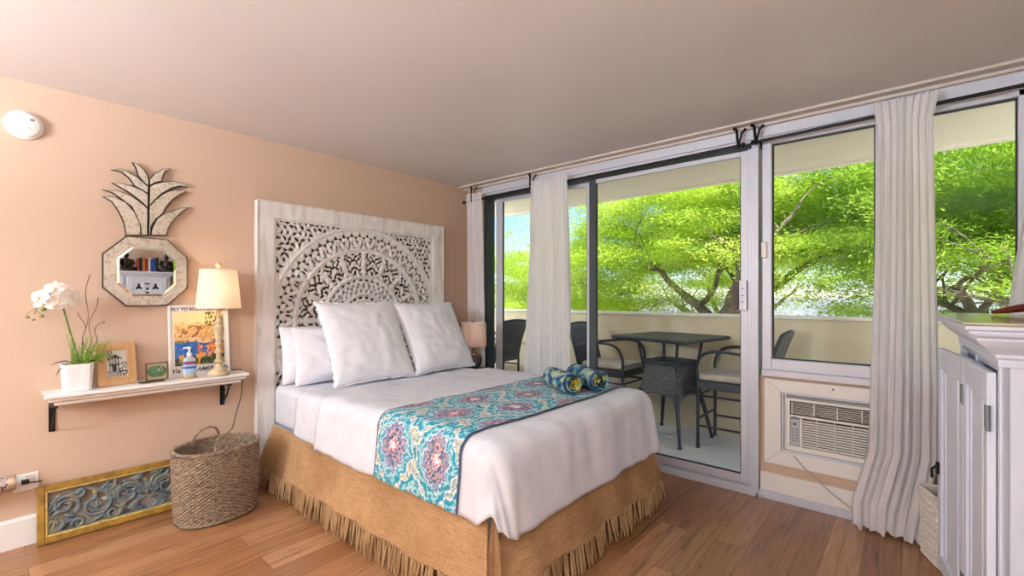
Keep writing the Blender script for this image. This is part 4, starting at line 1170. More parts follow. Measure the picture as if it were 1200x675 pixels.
for sg in (-1, 1):
    hm = MB(); x0 = sg*(.158*1.07)
    for ph_ in (0, PI):
        pts = []
        for i in range(49):
            q = i/48; a = PI*q; hx = x0-sg*.006-sg*.045*math.sin(a); hy = .072*math.cos(a); hz = HB-.03+.115*math.sin(a)**.7
            pts.append((hx+.004*math.cos(q*40+ph_), hy+.004*math.sin(q*40+ph_), hz))
        hm.tube(pts, .0052, 7)
    obj('handle', hm, M['wicker'], t, smooth='auto')

# ---- nightstand and small lamp on the window side of the bed
t = thing('nightstand', 'small round dark side table behind the bed by the glass door', 'side table', (.40,-.285,0))
obj('table_top', MB().lathe([(.165,.600),(.172,.604),(.172,.614),(.165,.618)], 40), plain('dark_glass_top', srgb(60,58,58), .15, .2), t, smooth='auto')
for k in range(3):
    a = .75+k*2*PI/3; c_, s_ = math.cos(a), math.sin(a)
    f_ = [(.15,.0),(.11,.12),(.06,.30),(.08,.45),(.14,.56),(.172,.60),(.200,.598),(.212,.575),(.205,.552)]
    obj('leg', MB().tube([(r_*c_, r_*s_, z+.007) for r_, z in f_], .007, 8), M['blackmetal'], t, smooth='auto')
obj('shelf_ring', MB().tube([(.07*math.cos(2*PI*i/24),.07*math.sin(2*PI*i/24),.30) for i in range(25)], .005, 6, cap=False), M['blackmetal'], t)
t = thing('bedside_lamp', 'small lamp with a pink drum shade and ribbed dark glass base by the left curtain', 'lamp', (.385,-.29,.618))
gl = plain('smoky_amber_glass', srgb(96,78,80), .12, .1, var=.25, vs=10, c2=srgb(70,60,70))
obj('lamp_base', MB().lathe([(.040,.012),(.058,.028),(.076,.055),(.083,.085),(.078,.115),(.060,.140),(.036,.156),(.020,.162)], 60, rib=.045, ribn=12), gl, t, smooth='auto')
obj('foot', MB().lathe([(.042,0),(.044,.004),(.044,.012),(.040,.016)], 32), plain('aged_brass', srgb(150,120,84), .4, .7), t, smooth='auto')
obj('neck', MB().lathe([(.020,.160),(.022,.166),(.012,.172),(.008,.182),(.016,.190),(.006,.196),(.006,.26)], 20), plain('aged_brass_neck', srgb(140,100,62), .4, .7), t, smooth='auto')
psh = fabric('blush_lampshade', srgb(240,226,218), srgb(232,216,208), translucent=.40, bs=.1, wrd=.001)
sh = shade(t, .124, .117, .218, .440, psh)
rb = MB()
for k in range(10):
    a = 2*PI*k/10+.2; rb.tube([(.1248*math.cos(a),.1248*math.sin(a),.219),(.1178*math.cos(a),.1178*math.sin(a),.439)], .0013, 5)
obj('seam', rb, plain('mauve_seam', srgb(176,140,136), .7), sh)
obj('finial', MB().sphere((0,0,.450), .009, 10, 8), plain('brown_finial', srgb(84,52,40), .5), t, smooth=True)
obj('bulb', MB().sphere((0,0,.31), .025, 12, 8), emis('bedside_bulb', (1,.6,.35,1), 4), t, smooth=True)
# ================================================================= CURTAINS
def curtain(label, ctrl, y, folds, seed, amp=.018, step=.014, pool=0.):
    """ctrl: list of (z, x0, x1, depth scale) from top to bottom"""
    zt, zb = ctrl[0][0], ctrl[-1][0]
    nz_ = int((zt-zb)/.025)+1; wmax = max(c[2]-c[1] for c in ctrl); nu = int(max(90, folds*14))
    P_ = np.zeros((nu+1, nz_+1, 3))
    zc = [c[0] for c in ctrl][::-1]
    ip = lambda z, k: float(np.interp(z, zc, [c[k] for c in ctrl][::-1]))
    for j in range(nz_+1):
        z = zt+(zb-zt)*j/nz_; x0, x1, ds = ip(z,1), ip(z,2), ip(z,3)
        down = (zt-z)/(zt-zb)
        for i in range(nu+1):
            u = i/nu
            uw = u+.018*noise.noise((u*3, z*.8, seed+5))*min(1, down*3)
            ph = uw*folds*2*PI+1.3*noise.noise((u*4, z*.35, seed))
            a = amp*ds*(.55+.45*noise.noise((u*5, z*.5, seed+2))+.25)
            yy = a*math.sin(ph)+.35*a*math.sin(ph*2.3+seed+1.5*z)+.006*noise.noise((u*20, z*3, seed))*down
            xx = x0+(x1-x0)*u+.25*a*math.cos(ph*1.0)
            if z > zt-.035:   # ruffled header above the rod pocket
                yy = yy*1.0+.004*math.sin(u*folds*11)
                z2 = z+.004*math.sin(u*folds*7+seed)
            elif z > zt-.085: # rod pocket wraps round the pole
                yy = yy*.45-.016*math.sin((zt-.035-z)/.05*PI); z2 = z
            else: z2 = z
            if z < .25:
                yy += -.05*pool*(1-z/.25)*abs(math.sin(ph*.5+seed)); z2 = z+.012*math.sin(ph*.7)*(1-z/.25)
            P_[i, j] = (xx, yy, z2)
    cx = (ctrl[-1][1]+ctrl[-1][2])/2
    o = link('curtain', grid_mesh('curtain', P_-np.array((cx,0,0))), M['linen'], smooth=True, fix=False)
    o.location = (cx, y, 0)
    return tag(o, label, 'curtain')
curtain('narrow white linen curtain in the corner behind the bedside lamp', [(2.345,.085,.315,1),(2.26,.095,.31,1),(1.2,.10,.335,1.1),(.03,.08,.35,1.3)], -.100, 6, 1.)
curtain('white linen curtain in front of the sliding door, behind the bed', [(2.345,.915,1.335,.8),(2.25,.935,1.325,.9),(1.7,.925,1.345,1),(.6,.845,1.365,1.25),(.03,.83,1.39,1.4)], -.105, 11, 2.3)
curtain('white linen curtain reaching the floor between the air conditioner and the white cabinet', [(2.375,3.365,3.64,.8),(2.25,3.385,3.615,.9),(1.5,3.375,3.625,1.),(.85,3.355,3.635,1.3),(.45,3.345,3.63,1.6),(.16,3.27,3.585,1.9),(.02,3.275,3.56,1.9)], -.115, 8, 4.1, .019, pool=1.)
curtain('white linen curtain at the far right above the cabinet top', [(2.375,3.97,4.34,.8),(2.25,3.99,4.33,.9),(1.3,3.885,4.33,1.1),(.06,3.86,4.34,1.3)], -.115, 9, 6.7)

# ================================================================= AIR CONDITIONER
t = thing('air_conditioner', 'white through-wall air conditioner with louvred grille below the window', 'air conditioner', (3.178,0,.32))
M['acp'] = plain('white_plastic', srgb(232,230,224), .45, var=.02)
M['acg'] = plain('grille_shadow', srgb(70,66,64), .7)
m = MB()    # mitred board frame round the opening, seen from the room
fo = (2.808, 3.555, .232, .776); fi = (2.903, 3.46, .32, .70)
mx = lambda r: ((r[0]-3.178, r[2]-.32), (r[1]-3.178, r[2]-.32), (r[1]-3.178, r[3]-.32), (r[0]-3.178, r[3]-.32))
A, B = mx(fo), mx(fi)
for i in range(4):
    j = (i+1) % 4; sh = [Vector(p) for p in (A[i],A[j],B[j],B[i])]; c = sum(sh, Vector((0,0)))/4
    sh = [c+(p-c)*.9975 for p in sh]
    obj('frame_board', MB().prism([tuple(p) for p in sh], 'y', -.020, 0), M['white'], t, bev=.002)
obj('recess_liner', MB().box(-.275,-.262,-.004,.115,0,.38).box(.269,.282,-.004,.115,0,.38).box(-.262,.269,-.004,.115,.365,.38).box(-.262,.269,-.004,.115,0,.010), M['alu'], t, bev=.001)
obj('side_panel', MB().box(-.262,-.25,.02,.03,.01,.365), M['acp'], t)
obj('side_panel', MB().box(.258,.269,.02,.03,.01,.365), M['acp'], t)
x0, x1 = -.250, .258
obj('housing', MB().box(x0,x1,.045,.30,.012,.345).box(x0,x1,.005,.045,.012,.04).box(x0,x1,.005,.045,.325,.342).box(x0,x0+.022,.005,.045,.04,.325).box(x1-.012,x1,.005,.045,.04,.325)
    .box(x0+.022,x1-.012,.0,.045,.225,.240).box(x0+.075,x0+.088,.0,.045,.04,.225), M['acp'], t, bev=.003)
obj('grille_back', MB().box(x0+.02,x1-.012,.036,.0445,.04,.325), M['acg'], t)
lv = MB()
for k in range(11):
    z = .050+k*.0155; R_ = Matrix.Translation((0,.018,z)) @ Matrix.Rotation(math.radians(-25), 4, 'X')
    lv.box(x0+.088, x1-.012, -.010, .012, -.0036, .0036, R_)
for k in range(4): lv.box(x0+.16+k*.09, x0+.164+k*.09, .022, .034, .04, .225)
obj('louvre', lv, M['acp'], t)
lv = MB()
for k in range(6):
    z = .252+k*.0122; lv.box(x0+.026, x1-.016, .010, .026, z-.0014, z+.0014)
for k in range(4): lv.box(x0+.03+k*.118, x0+.035+k*.118, .004, .034, .244, .322)
obj('air_outlet', lv, M['acp'], t)
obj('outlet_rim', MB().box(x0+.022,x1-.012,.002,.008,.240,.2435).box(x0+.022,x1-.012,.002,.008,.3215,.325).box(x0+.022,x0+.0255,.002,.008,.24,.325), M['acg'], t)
cp = obj('control_panel', MB().box(x0+.025,x0+.073,-.001,.030,.045,.215), plain('panel_grey', srgb(176,180,186), .4), t, bev=.002)
bdk = plain('button_dark', srgb(52,60,76), .4)
obj('display', MB().box(x0+.038,x0+.058,-.0022,-.0008,.178,.190), bdk, cp)
for k in range(5):
    for s_ in (0, 1): obj('button', MB().box(x0+.034+s_*.020, x0+.044+s_*.020, -.0022,-.0008, .075+k*.018, .081+k*.018), bdk, cp)
obj('badge', MB().box(x0+.038,x0+.056,-.0024,-.0,.219,.232), plain('blue_badge', srgb(70,120,180), .4), t)
obj('screw', MB().lathe([(.005,0),(.005,.002),(.001,.003)], 10).xf(Matrix.Translation((.0,-.021,.43)) @ Matrix.Rotation(PI/2, 4, 'X')).lathe([(.004,0),(.004,.002)],8), M['dark'], t)
tag(obj('power_cord', MB().tube([(2.965,-.004,.325),(2.985,-.028,.30),(3.03,-.032,.25),(3.10,-.034,.19),(3.17,-.036,.135),(3.25,-.05,.085),(3.33,-.07,.05),(3.40,-.075,.03)], .0045, 8), plain('grey_cable', srgb(190,188,184), .5), None, 'auto'),
    'pale grey power cord running down from the air conditioner to the floor', 'cord')

# ================================================================= WHITE CABINET (right edge)
M['cab'] = plain('white_cabinet_paint', srgb(220,227,242), .4, var=.02, vs=3)
ct = thing('white_cabinet', 'white painted cabinet with moulded cornice and panelled doors at the right edge', 'cabinet', (3.735,-1.34,0))
ct.rotation_euler = (0,0,math.radians(1.9))
CW, CL, CH = .50, .93, 1.232      # depth (x), length (y), height
obj('body', MB().box(.0,CW,0,.02,.0,1.12).box(0,CW,CL-.02,CL,0,1.12).box(CW-.015,CW,.02,CL-.02,0,1.12).box(.0,CW-.015,.02,CL-.02,.06,.09).box(0,CW-.015,.02,CL-.02,1.08,1.12)
    .box(-.004,.020,.0,.035,0,1.12).box(-.004,.02,CL-.035,CL,0,1.12).box(0,.018,.035,CL-.035,0,.065).box(0,.018,.035,CL-.035,1.075,1.12).box(-.004,.016,CL/2-.015,CL/2+.015,.06,1.09), M['cab'], ct, bev=.002)
def cornice(levels):
    vs = []; 
    for o_, z in levels: vs += [(-o_,-o_,z),(CW,-o_,z),(CW,CL+o_*.6,z),(-o_,CL+o_*.6,z)]
    k = len(levels); fs = [(i*4+j, i*4+(j+1)%4, (i+1)*4+(j+1)%4, (i+1)*4+j) for i in range(k-1) for j in range(4)]
    return MB().add(vs, fs+[(3,2,1,0), tuple(4*(k-1)+j for j in range(4))])
obj('cornice', cornice([(.008,1.095),(.008,1.118),(.014,1.124),(.014,1.134),(.020,1.138),(.030,1.146),(.046,1.160),(.056,1.172),(.060,1.178),(.060,1.184),(.066,1.187),(.074,1.192),(.078,1.200),(.078,1.206),(.086,1.209),(.088,1.213),(.088,1.220),(.084,1.222)]), M['cab'], ct, bev=.001)
obj('cabinet_top', cornice([(.088,1.2221),(.092,1.225),(.092,1.229),(.089,1.232)]), plain('polished_stone_top', srgb(186,172,140), .12, var=.12, vs=9, spec=.7), ct, bev=.001)
M['steel'] = plain('hinge_steel', srgb(130,140,150), .35, .8)
def cab_door(hy, w_, ang, sgn, nh):
    """hinge at local y=hy; the leaf runs towards sgn*y"""
    d = bpy.data.objects.new('door', None)
    st = .055; z0, z1 = .068, 1.072
    def b(a0, a1, x0, x1, za, zb): 
        ya, yb = sorted((sgn*a0, sgn*a1)); return (x0, x1, ya, yb, za, zb)
    m = MB().box(*b(0,st,-.022,0,z0,z1)).box(*b(w_-st,w_,-.022,0,z0,z1)).box(*b(st,w_-st,-.022,0,z0,z0+.07)).box(*b(st,w_-st,-.022,0,z1-.09,z1))
    m.box(*b(st,w_-st,-.012,-.006,z0+.07,z1-.09))
    for k in (1, 5):
        yy = st+(w_-2*st)*k/6; m.box(*b(yy-.012,yy+.012,-.018,-.012,z0+.08,z1-.1))
    o = obj('door', m, M['cab'], ct, bev=.003); o.location = (-.005, hy, 0); o.rotation_euler = (0,0,ang)
    for zc in (.93, .20)[:nh] if nh == 2 else (.93,):
        h = MB().tube([(-.020,-sgn*.004,zc-.040),(-.020,-sgn*.004,zc+.040)], .0065, 10).box(-.024,-.021,min(sgn*.004,sgn*.030),max(sgn*.004,sgn*.030),zc-.036,zc+.036)
        obj('hinge', h, M['steel'], o)
    return o
near = cab_door(.036, .425, math.radians(1.6), 1, 2)
far = cab_door(.466, .415, math.radians(6.0), 1, 2); far.location.x = -.018
obj('latch', MB().box(-.034,-.022,.375,.395,.50,.55).tube([(-.03,.385,.535),(-.048,.380,.52),(-.048,.378,.48)],.006,8), M['blackmetal'], far)
t = thing('wooden_tray', 'reddish brown wooden ornament lying on the white cabinet top', 'ornament', (3.875,-.62,1.2325), rz=.3)
redw = plain('polished_redwood', srgb(128,52,34), .25, var=.2, vs=10)
obj('carved_piece', MB().tube([(-.10,0,.012),(-.05,0,.022),(.02,.01,.034),(.09,.0,.046),(.16,-.02,.048)], [.010,.020,.026,.028,.018], 12, flat=.7), redw, t, smooth='auto')
obj('carved_piece', MB().tube([(-.02,-.06,.012),(.04,-.055,.016),(.12,-.05,.018),(.19,-.05,.016)], [.009,.014,.016,.010], 12, flat=.7), redw, t, smooth='auto')

# ---- tall white carved cabinet that the mirror reflects
tc_ = thing('carved_cupboard', 'tall white cupboard with pierced carved doors, seen reflected in the pineapple mirror', 'cabinet', (3.98,-2.17,0))
m = MB().box(0,.43,-.46,.46,0,1.57).box(-.02,.43,-.48,.48,1.565,1.58).box(-.035,.43,-.50,.50,1.58,1.595).box(-.06,.43,-.53,.53,1.595,1.605).box(-.07,.43,-.54,.54,1.605,1.625)
obj('body', m, M['cab'], tc_, bev=.006)
for s_ in (-1, 1):
    hw, z0, z1 = .20, .15, 1.55; cy = s_*.22
    dm = MB().box(-.022,0,cy-hw,cy-hw+.055,z0,z1).box(-.022,0,cy+hw-.055,cy+hw,z0,z1).box(-.022,0,cy-hw+.055,cy+hw-.055,z0,z0+.07).box(-.022,0,cy-hw+.055,cy+hw-.055,z1-.07,z1)
    d_ = obj('door', dm, M['cab'], tc_, bev=.003)
    st = .006; ys = np.arange(-.145, .1451, st); zs = np.arange(z0+.07, z1-.0699, st); Y, Z = np.meshgrid(ys, zs, indexing='ij'); F = np.full(Y.shape, .02)
    for k in range(7):
        zc = z1-.125-k*.165
        for sx in (-1, 1):
            F = np.minimum(F, np.hypot((np.abs(Y)-.085)/1.0, (Z-zc)*.8)-.026+.012*np.sin(np.arctan2(Z-zc, np.abs(Y)-.085)*3))
        F = np.minimum(F, np.maximum(np.abs(Y)-.03, np.abs(Z-zc-.045)-.011)); F = np.minimum(F, np.hypot(Y, Z-zc+.02)-.016); F = np.minimum(F, np.hypot(Y*.6, Z-zc+.07)-.013)
    F[:1] = F[-1:] = .02; F[:, :1] = F[:, -1:] = .02
    V, Fc = carved(F, ys, zs, .004, .01, .006)
    link('carved_panel', mesh_from('carved_panel', [(-.012-v[2], v[0]+cy, v[1]) for v in V], Fc), M['cab'], d_, smooth='auto', fix=False)
    obj('backing', MB().box(-.005,-.001,cy-.145,cy+.145,z0+.07,z1-.07), M['dark'], d_)
ZC = 1.6255
bc = [(150,60,50),(30,34,60),(196,120,40),(170,40,44),(220,220,226),(60,60,140),(40,90,150),(30,30,34)]
for k, c in enumerate(bc):
    hh = .17+.03*((k*37) % 5)/5; wd = .018+.006*((k*13) % 3)/2
    b_ = thing('book', ['small dark red book','tall navy book','orange book','bright red book','white book','purple blue book','blue book','black book'][k]+' upright on the carved cupboard, seen in the mirror', 'book', (4.16, -2.02+k*.029, ZC), group='books on the carved cupboard')
    obj('cover', MB().box(-.06,.06,-wd/2,-wd/2+.002,0,hh).box(-.06,.06,wd/2-.002,wd/2,0,hh).box(-.062,-.058,-wd/2,wd/2,0,hh), plain('book_cloth_%d' % k, srgb(*c), .6), b_)
    obj('pages', MB().box(-.055,.056,-wd/2+.002,wd/2-.002,.003,hh-.004), M['wall'], b_)
def bronze(): return plain('dark_bronze', srgb(60,48,40), .4, .5, var=.2, vs=20)
def seated(label, y, s, mt):
    m = MB().lathe([(.085,0),(.095,.02),(.085,.045),(.05,.06)], 20, sy=1.0).lathe([(.045,.05),(.055,.09),(.060,.14),(.045,.165),(.018,.175),(.016,.19)], 16)
    m.sphere((0,0,.215), .032, 12, 10, (1,.9,1.15)); m.sphere((0,0,.258), .014, 8, 6)
    for k in (-1, 1):
        m.tube([(0,k*.055,.155),(-.02,k*.072,.11),(-.045,k*.045,.075),(-.06,k*.01,.065)], [.018,.017,.014,.012], 8); m.tube([(-.01,k*.03,.05),(-.04,k*.085,.04),(-.075,k*.03,.035)], [.028,.026,.018], 8)
    o = obj('figurine', m.xf(Matrix.Scale(s, 4)), mt, None, 'auto', 0, (4.16, y, ZC)); return tag(o, label, 'figurine')
seated('dark seated bronze figurine left of the books, seen in the mirror', -2.13, 1.0, bronze())
seated('dark seated bronze figurine right of the books, seen in the mirror', -1.71, .95, bronze())
m = MB().lathe([(.09,0),(.09,.03),(.07,.05),(.065,.12),(.05,.2),(.055,.27),(.03,.31),(.02,.33)], 20); m.sphere((0,0,.365), .04, 12, 10, (1,.9,1.2))
m.tube([(0,.05,.26),(-.05,.05,.2),(-.07,.01,.17)], .018, 8).tube([(0,-.05,.26),(-.05,-.05,.2),(-.07,-.01,.17)], .018, 8)
tag(obj('statue', m, plain('weathered_stone', srgb(176,170,156), .8, var=.2, vs=14), None, 'auto', 0, (4.10,-2.27,ZC)), 'pale stone standing statue on the carved cupboard, seen in the mirror', 'statue')

# ---- white wicker basket
t = thing('white_basket', 'white woven hamper between the curtain and the cabinet', 'basket', (3.675,-.265,.003), rz=.38)
nst = 40; rows = 19; HB2 = .33; nu = nst*4; nz_ = rows*4+1; P_ = np.zeros((nu, nz_, 3))
for i in range(nu):
    a = 2*PI*i/nu; ca, sa = math.cos(a), math.sin(a); e = .28
    bx, by = math.copysign(abs(ca)**e, ca)*.080, math.copysign(abs(sa)**e, sa)*.108
    for j in range(nz_):
        z = HB2*j/(nz_-1); row = j//4; ph_ = (j % 4)/4; w_ = .004*math.cos(nst/2*a*2/2+PI*(row % 2))*math.sin(PI*ph_)+.004*math.sin(PI*ph_)
        s_ = 1+.06*z/HB2; d = Vector((bx,by)).normalized(); P_[i,j] = (bx*s_+d.x*w_, by*s_+d.y*w_, z)
M['wwick'] = wicker('white_wicker', srgb(236,232,226), srgb(206,196,184))
bo = link('basket_body', grid_mesh('basket_body', P_, True), M['wwick'], t, smooth=True); so = bo.modifiers.new('thick','SOLIDIFY'); so.thickness = .008; so.offset = -1
obj('rim', MB().tube([tuple(P_[i % nu, -1]+np.array((0,0,.004))) for i in range(0, nu+1, 2)], .009, 7, cap=False), M['wwick'], t, smooth='auto')
obj('basket_bottom', MB().box(-.074,.074,-.10,.10,.004,.012), M['wwick'], t)

# ================================================================= BALCONY FURNITURE
def rattan():
    m, nt, b, o = new_mat('dark_woven_rattan')
    br = N(nt, 'TexBrick'); br.inputs['Scale'].default_value = 70; br.inputs['Color1'].default_value = srgb(70,72,80); br.inputs['Color2'].default_value = srgb(104,108,118); br.inputs['Mortar'].default_value = srgb(20,20,24)
    br.inputs['Mortar Size'].default_value = .04; br.inputs['Row Height'].default_value = .35
    nt.links.new(coords(nt, (1,1,1), rot=(PI/2,0,0)), br.inputs['Vector']); nt.links.new(br.outputs[0], b.inputs['Base Color'])
    b.inputs['Roughness'].default_value = .45; bump(nt, b, br.outputs['Fac'], -.6, .003); return m
M['rattan'] = rattan()
M['rat2'] = plain('dark_rattan_wrap', srgb(62,66,76), .4, var=.3, vs=60, bs=.8, bscale=120, bd=.004)
M['seatc'] = fabric('off_white_outdoor_cushion', srgb(214,208,200), srgb(200,192,182))
BF = -.05
def lattice():
    m, nt, b, o = new_mat('lattice_woven_rattan'); v = N(nt, 'TexVoronoi'); v.feature = 'DISTANCE_TO_EDGE'; v.inputs['Scale'].default_value = 55; nt.links.new(coords(nt), v.inputs['Vector'])
    nt.links.new(ramp(nt, v.outputs[0], [(.06, srgb(112,112,116)), (.16, srgb(46,48,54))]), b.inputs['Base Color']); b.inputs['Roughness'].default_value = .5
    bump(nt, b, v.outputs[0], -.6, .004); return m
tb = thing('balcony_table', 'tall square dark rattan table with an arched skirt on the balcony', 'table', (1.765,1.02,BF), rz=math.radians(-11))
TT = .975; h_ = .385
tp = obj('table_top', MB().box(-h_,h_,-h_,h_,TT-.028,TT), M['rattan'], tb, bev=.006)
obj('edge_wrap', MB().tube([(-h_,-h_,TT-.014),(h_,-h_,TT-.014),(h_,h_,TT-.014),(-h_,h_,TT-.014),(-h_,-h_,TT-.014)], .018, 8), M['rat2'], tp, smooth='auto')
cor = [(-1,-1),(1,-1),(1,1),(-1,1)]
for sx, sy in cor:
    obj('post', MB().tube([(sx*.175,sy*.175,.66),(sx*.215,sy*.215,TT-.03)], .014, 8), M['rat2'], tb, smooth='auto')
    obj('leg', MB().tube([(sx*.185,sy*.185,.46),(sx*.225,sy*.225,.30),(sx*.275,sy*.275,.015)], [.03,.02,.015], 8).tube([(sx*.275,sy*.275,.0),(sx*.275,sy*.275,.02)], .019, 8), M['rat2'], tb, smooth='auto')
sk = MB(); n_ = 16
for k in range(4):
    a, b_ = cor[k], cor[(k+1) % 4]; vs = []
    for i in range(n_+1):
        q = i/n_; arch = .16*math.sin(PI*q)**.6
        for rad, z in ((.165,.735),(.18,.60),(.205,.46)) :
            p = (a[0]+(b_[0]-a[0])*q, a[1]+(b_[1]-a[1])*q); vs.append((p[0]*rad, p[1]*rad, z))
        rad = .228; p = (a[0]+(b_[0]-a[0])*q, a[1]+(b_[1]-a[1])*q); vs.append((p[0]*(rad-.0), p[1]*(rad-.0), .335+arch*.75))
    sk.add(vs, [(i*4+j, i*4+j+1, (i+1)*4+j+1, (i+1)*4+j) for i in range(n_) for j in range(3)])
so_ = obj('skirt', sk, lattice(), tb); s = so_.modifiers.new('t','SOLIDIFY'); s.thickness = .014
obj('skirt_rim', MB().tube([(x*.178,y*.178,.735) for x, y in cor+[cor[0]]], .012, 8).box(-.17,.17,-.17,.17,.70,.715), M['rat2'], tb, smooth='auto')

def make_chair(label):
    t = thing('balcony_chair', label, 'chair', (0,0,0), group=None)
    # local: faces +x, origin on the floor under the seat centre
    w_, d_ = .24, .26; SH = .60
    for sy in (-1, 1):
        obj('leg', MB().tube([(d_,sy*w_,.0),(d_,sy*w_,.06),(d_,sy*w_,SH)], .015, 8).tube([(d_,sy*w_,0),(d_,sy*w_,.015)], .020, 8), M['rat2'], t, smooth='auto')
        obj('leg', MB().tube([(-d_-.04,sy*w_,.0),(-d_,sy*w_,.3),(-d_,sy*w_,SH)], .015, 8).tube([(-d_-.04,sy*w_,0),(-d_-.04,sy*w_,.015)], .020, 8), M['rat2'], t, smooth='auto')
        arm = [(d_,sy*w_,SH),(d_+.005,sy*(w_+.015),SH+.12),(d_-.03,sy*(w_+.03),SH+.215),(d_-.10,sy*(w_+.035),SH+.262),(d_-.22,sy*(w_+.03),SH+.275),(-.10,sy*(w_+.02),SH+.262),(-d_-.03,sy*w_,SH+.235)]
        cu = []
        for i in range(len(arm)-1):
            p0, p1, p2, p3 = (Vector(arm[max(0,i-1)]), Vector(arm[i]), Vector(arm[i+1]), Vector(arm[min(len(arm)-1,i+2)]))
            for k in range(4):
                q = k/4; cu.append(.5*((2*p1)+(p2-p0)*q+(2*p0-5*p1+4*p2-p3)*q*q+(3*p1-p0-3*p2+p3)*q**3))
        cu.append(Vector(arm[-1]))
        obj('armrest', MB().tube(cu, .014, 8), M['rat2'], t, smooth='auto')
    st = MB()
    for sy in (-1, 1): st.tube([(-d_-.01,sy*w_,.20),(d_,sy*w_,.20)], .010, 8).tube([(-d_,sy*w_,SH-.13),(d_,sy*w_,SH-.13)], .010, 8)
    st.tube([(d_,-w_,.26),(d_,w_,.26)], .011, 8).tube([(-d_,-w_,.26),(-d_,w_,.26)], .010, 8).tube([(d_,-w_,SH-.13),(d_,w_,SH-.13)], .010, 8)
    obj('stretcher', st, M['rat2'], t, smooth='auto')
    obj('seat', MB().box(-d_-.01,d_+.01,-w_-.012,w_+.012,SH-.07,SH), M['rattan'], t, bev=.010)
    c = obj('cushion', MB().box(-d_+.02,d_+.015,-w_+.015,w_-.015,SH+.002,SH+.062), M['seatc'], t, smooth=True); b_ = c.modifiers.new('b','BEVEL'); b_.width = .022; b_.segments = 4
    P_ = np.zeros((13, 11, 3))
    for i in range(13):
        y = -w_+.01+(2*w_-.02)*i/12
        for j in range(11):
            k = j/10; P_[i,j] = (-d_-.005-.085*k-.05*k*k-.018*math.cos(y/w_*PI/2), y*(1+.05*k-.10*max(0,k-.85)*4), SH+.0+(.44+.02*math.cos(y/w_*PI/2))*k)
    o = link('backrest', grid_mesh('backrest', P_), M['rattan'], t, smooth=True); s = o.modifiers.new('t','SOLIDIFY'); s.thickness = .022; s.offset = 0
    fr_ = [tuple(P_[0,j]) for j in range(11)]+[tuple(P_[i,10]) for i in range(1,13)]+[tuple(P_[12,j]) for j in range(9,-1,-1)]
    obj('back_frame', MB().tube(fr_, .015, 8), M['rat2'], o, smooth='auto')
    return t
ch = make_chair('dark rattan balcony chair with pale cushion left of the tall table')
ch.location = (1.085, 1.10, BF); ch.rotation_euler = (0,0,0)
dup(ch, (2.345,1.10,BF), PI, 'dark rattan balcony chair with pale cushion right of the tall table')
dup(ch, (-.62,1.02,BF), PI, 'dark rattan balcony chair half hidden at the far left end of the balcony')
# ================================================================= OUTSIDE
GZ = -5.5
def ground_mat():
    return plain('lawn', srgb(206,198,180), .9, var=.2, vs=.6, c2=srgb(180,172,150))  # pale neutral ground tone, chosen for its bounce onto the balcony
struct('ground', MB().box(-60, 60, 2.2, 90, GZ-.3, GZ), ground_mat())
def bark(): return plain('grey_brown_bark', srgb(152,136,118), .9, var=.25, vs=7, bs=.7, bscale=14, bd=.02, c2=srgb(92,80,70), scale=(1,1,.4))
M['bark'] = bark()
def leaf_mat(name, a, b_, c_, d_):
    m, nt, bs_, o = new_mat(name); nt.nodes.remove(bs_)
    nz = N(nt, 'TexNoise'); nz.inputs['Scale'].default_value = .9; nz.inputs['Detail'].default_value = 6; nz.inputs['Roughness'].default_value = .75
    nt.links.new(coords(nt), nz.inputs['Vector'])
    c = ramp(nt, nz.outputs[0], [(.3, a), (.42, b_), (.52, c_), (.64, d_)])
    df = N(nt, 'BsdfDiffuse'); tr = N(nt, 'BsdfTranslucent'); mx = N(nt, 'MixShader'); mx.inputs[0].default_value = .5
    nt.links.new(c, df.inputs[0]); nt.links.new(mixc(nt, .25, c, srgb(214,230,70)), tr.inputs[0])
    nt.links.new(df.outputs[0], mx.inputs[1]); nt.links.new(tr.outputs[0], mx.inputs[2]); nt.links.new(mx.outputs[0], o.inputs[0]); return m
M['leafA'] = leaf_mat('bright_leaf', srgb(126,164,52), srgb(172,202,68), srgb(204,224,90), srgb(230,238,140))
M['leafB'] = leaf_mat('mid_leaf', srgb(102,144,56), srgb(142,182,68), srgb(176,208,86), srgb(210,226,118))

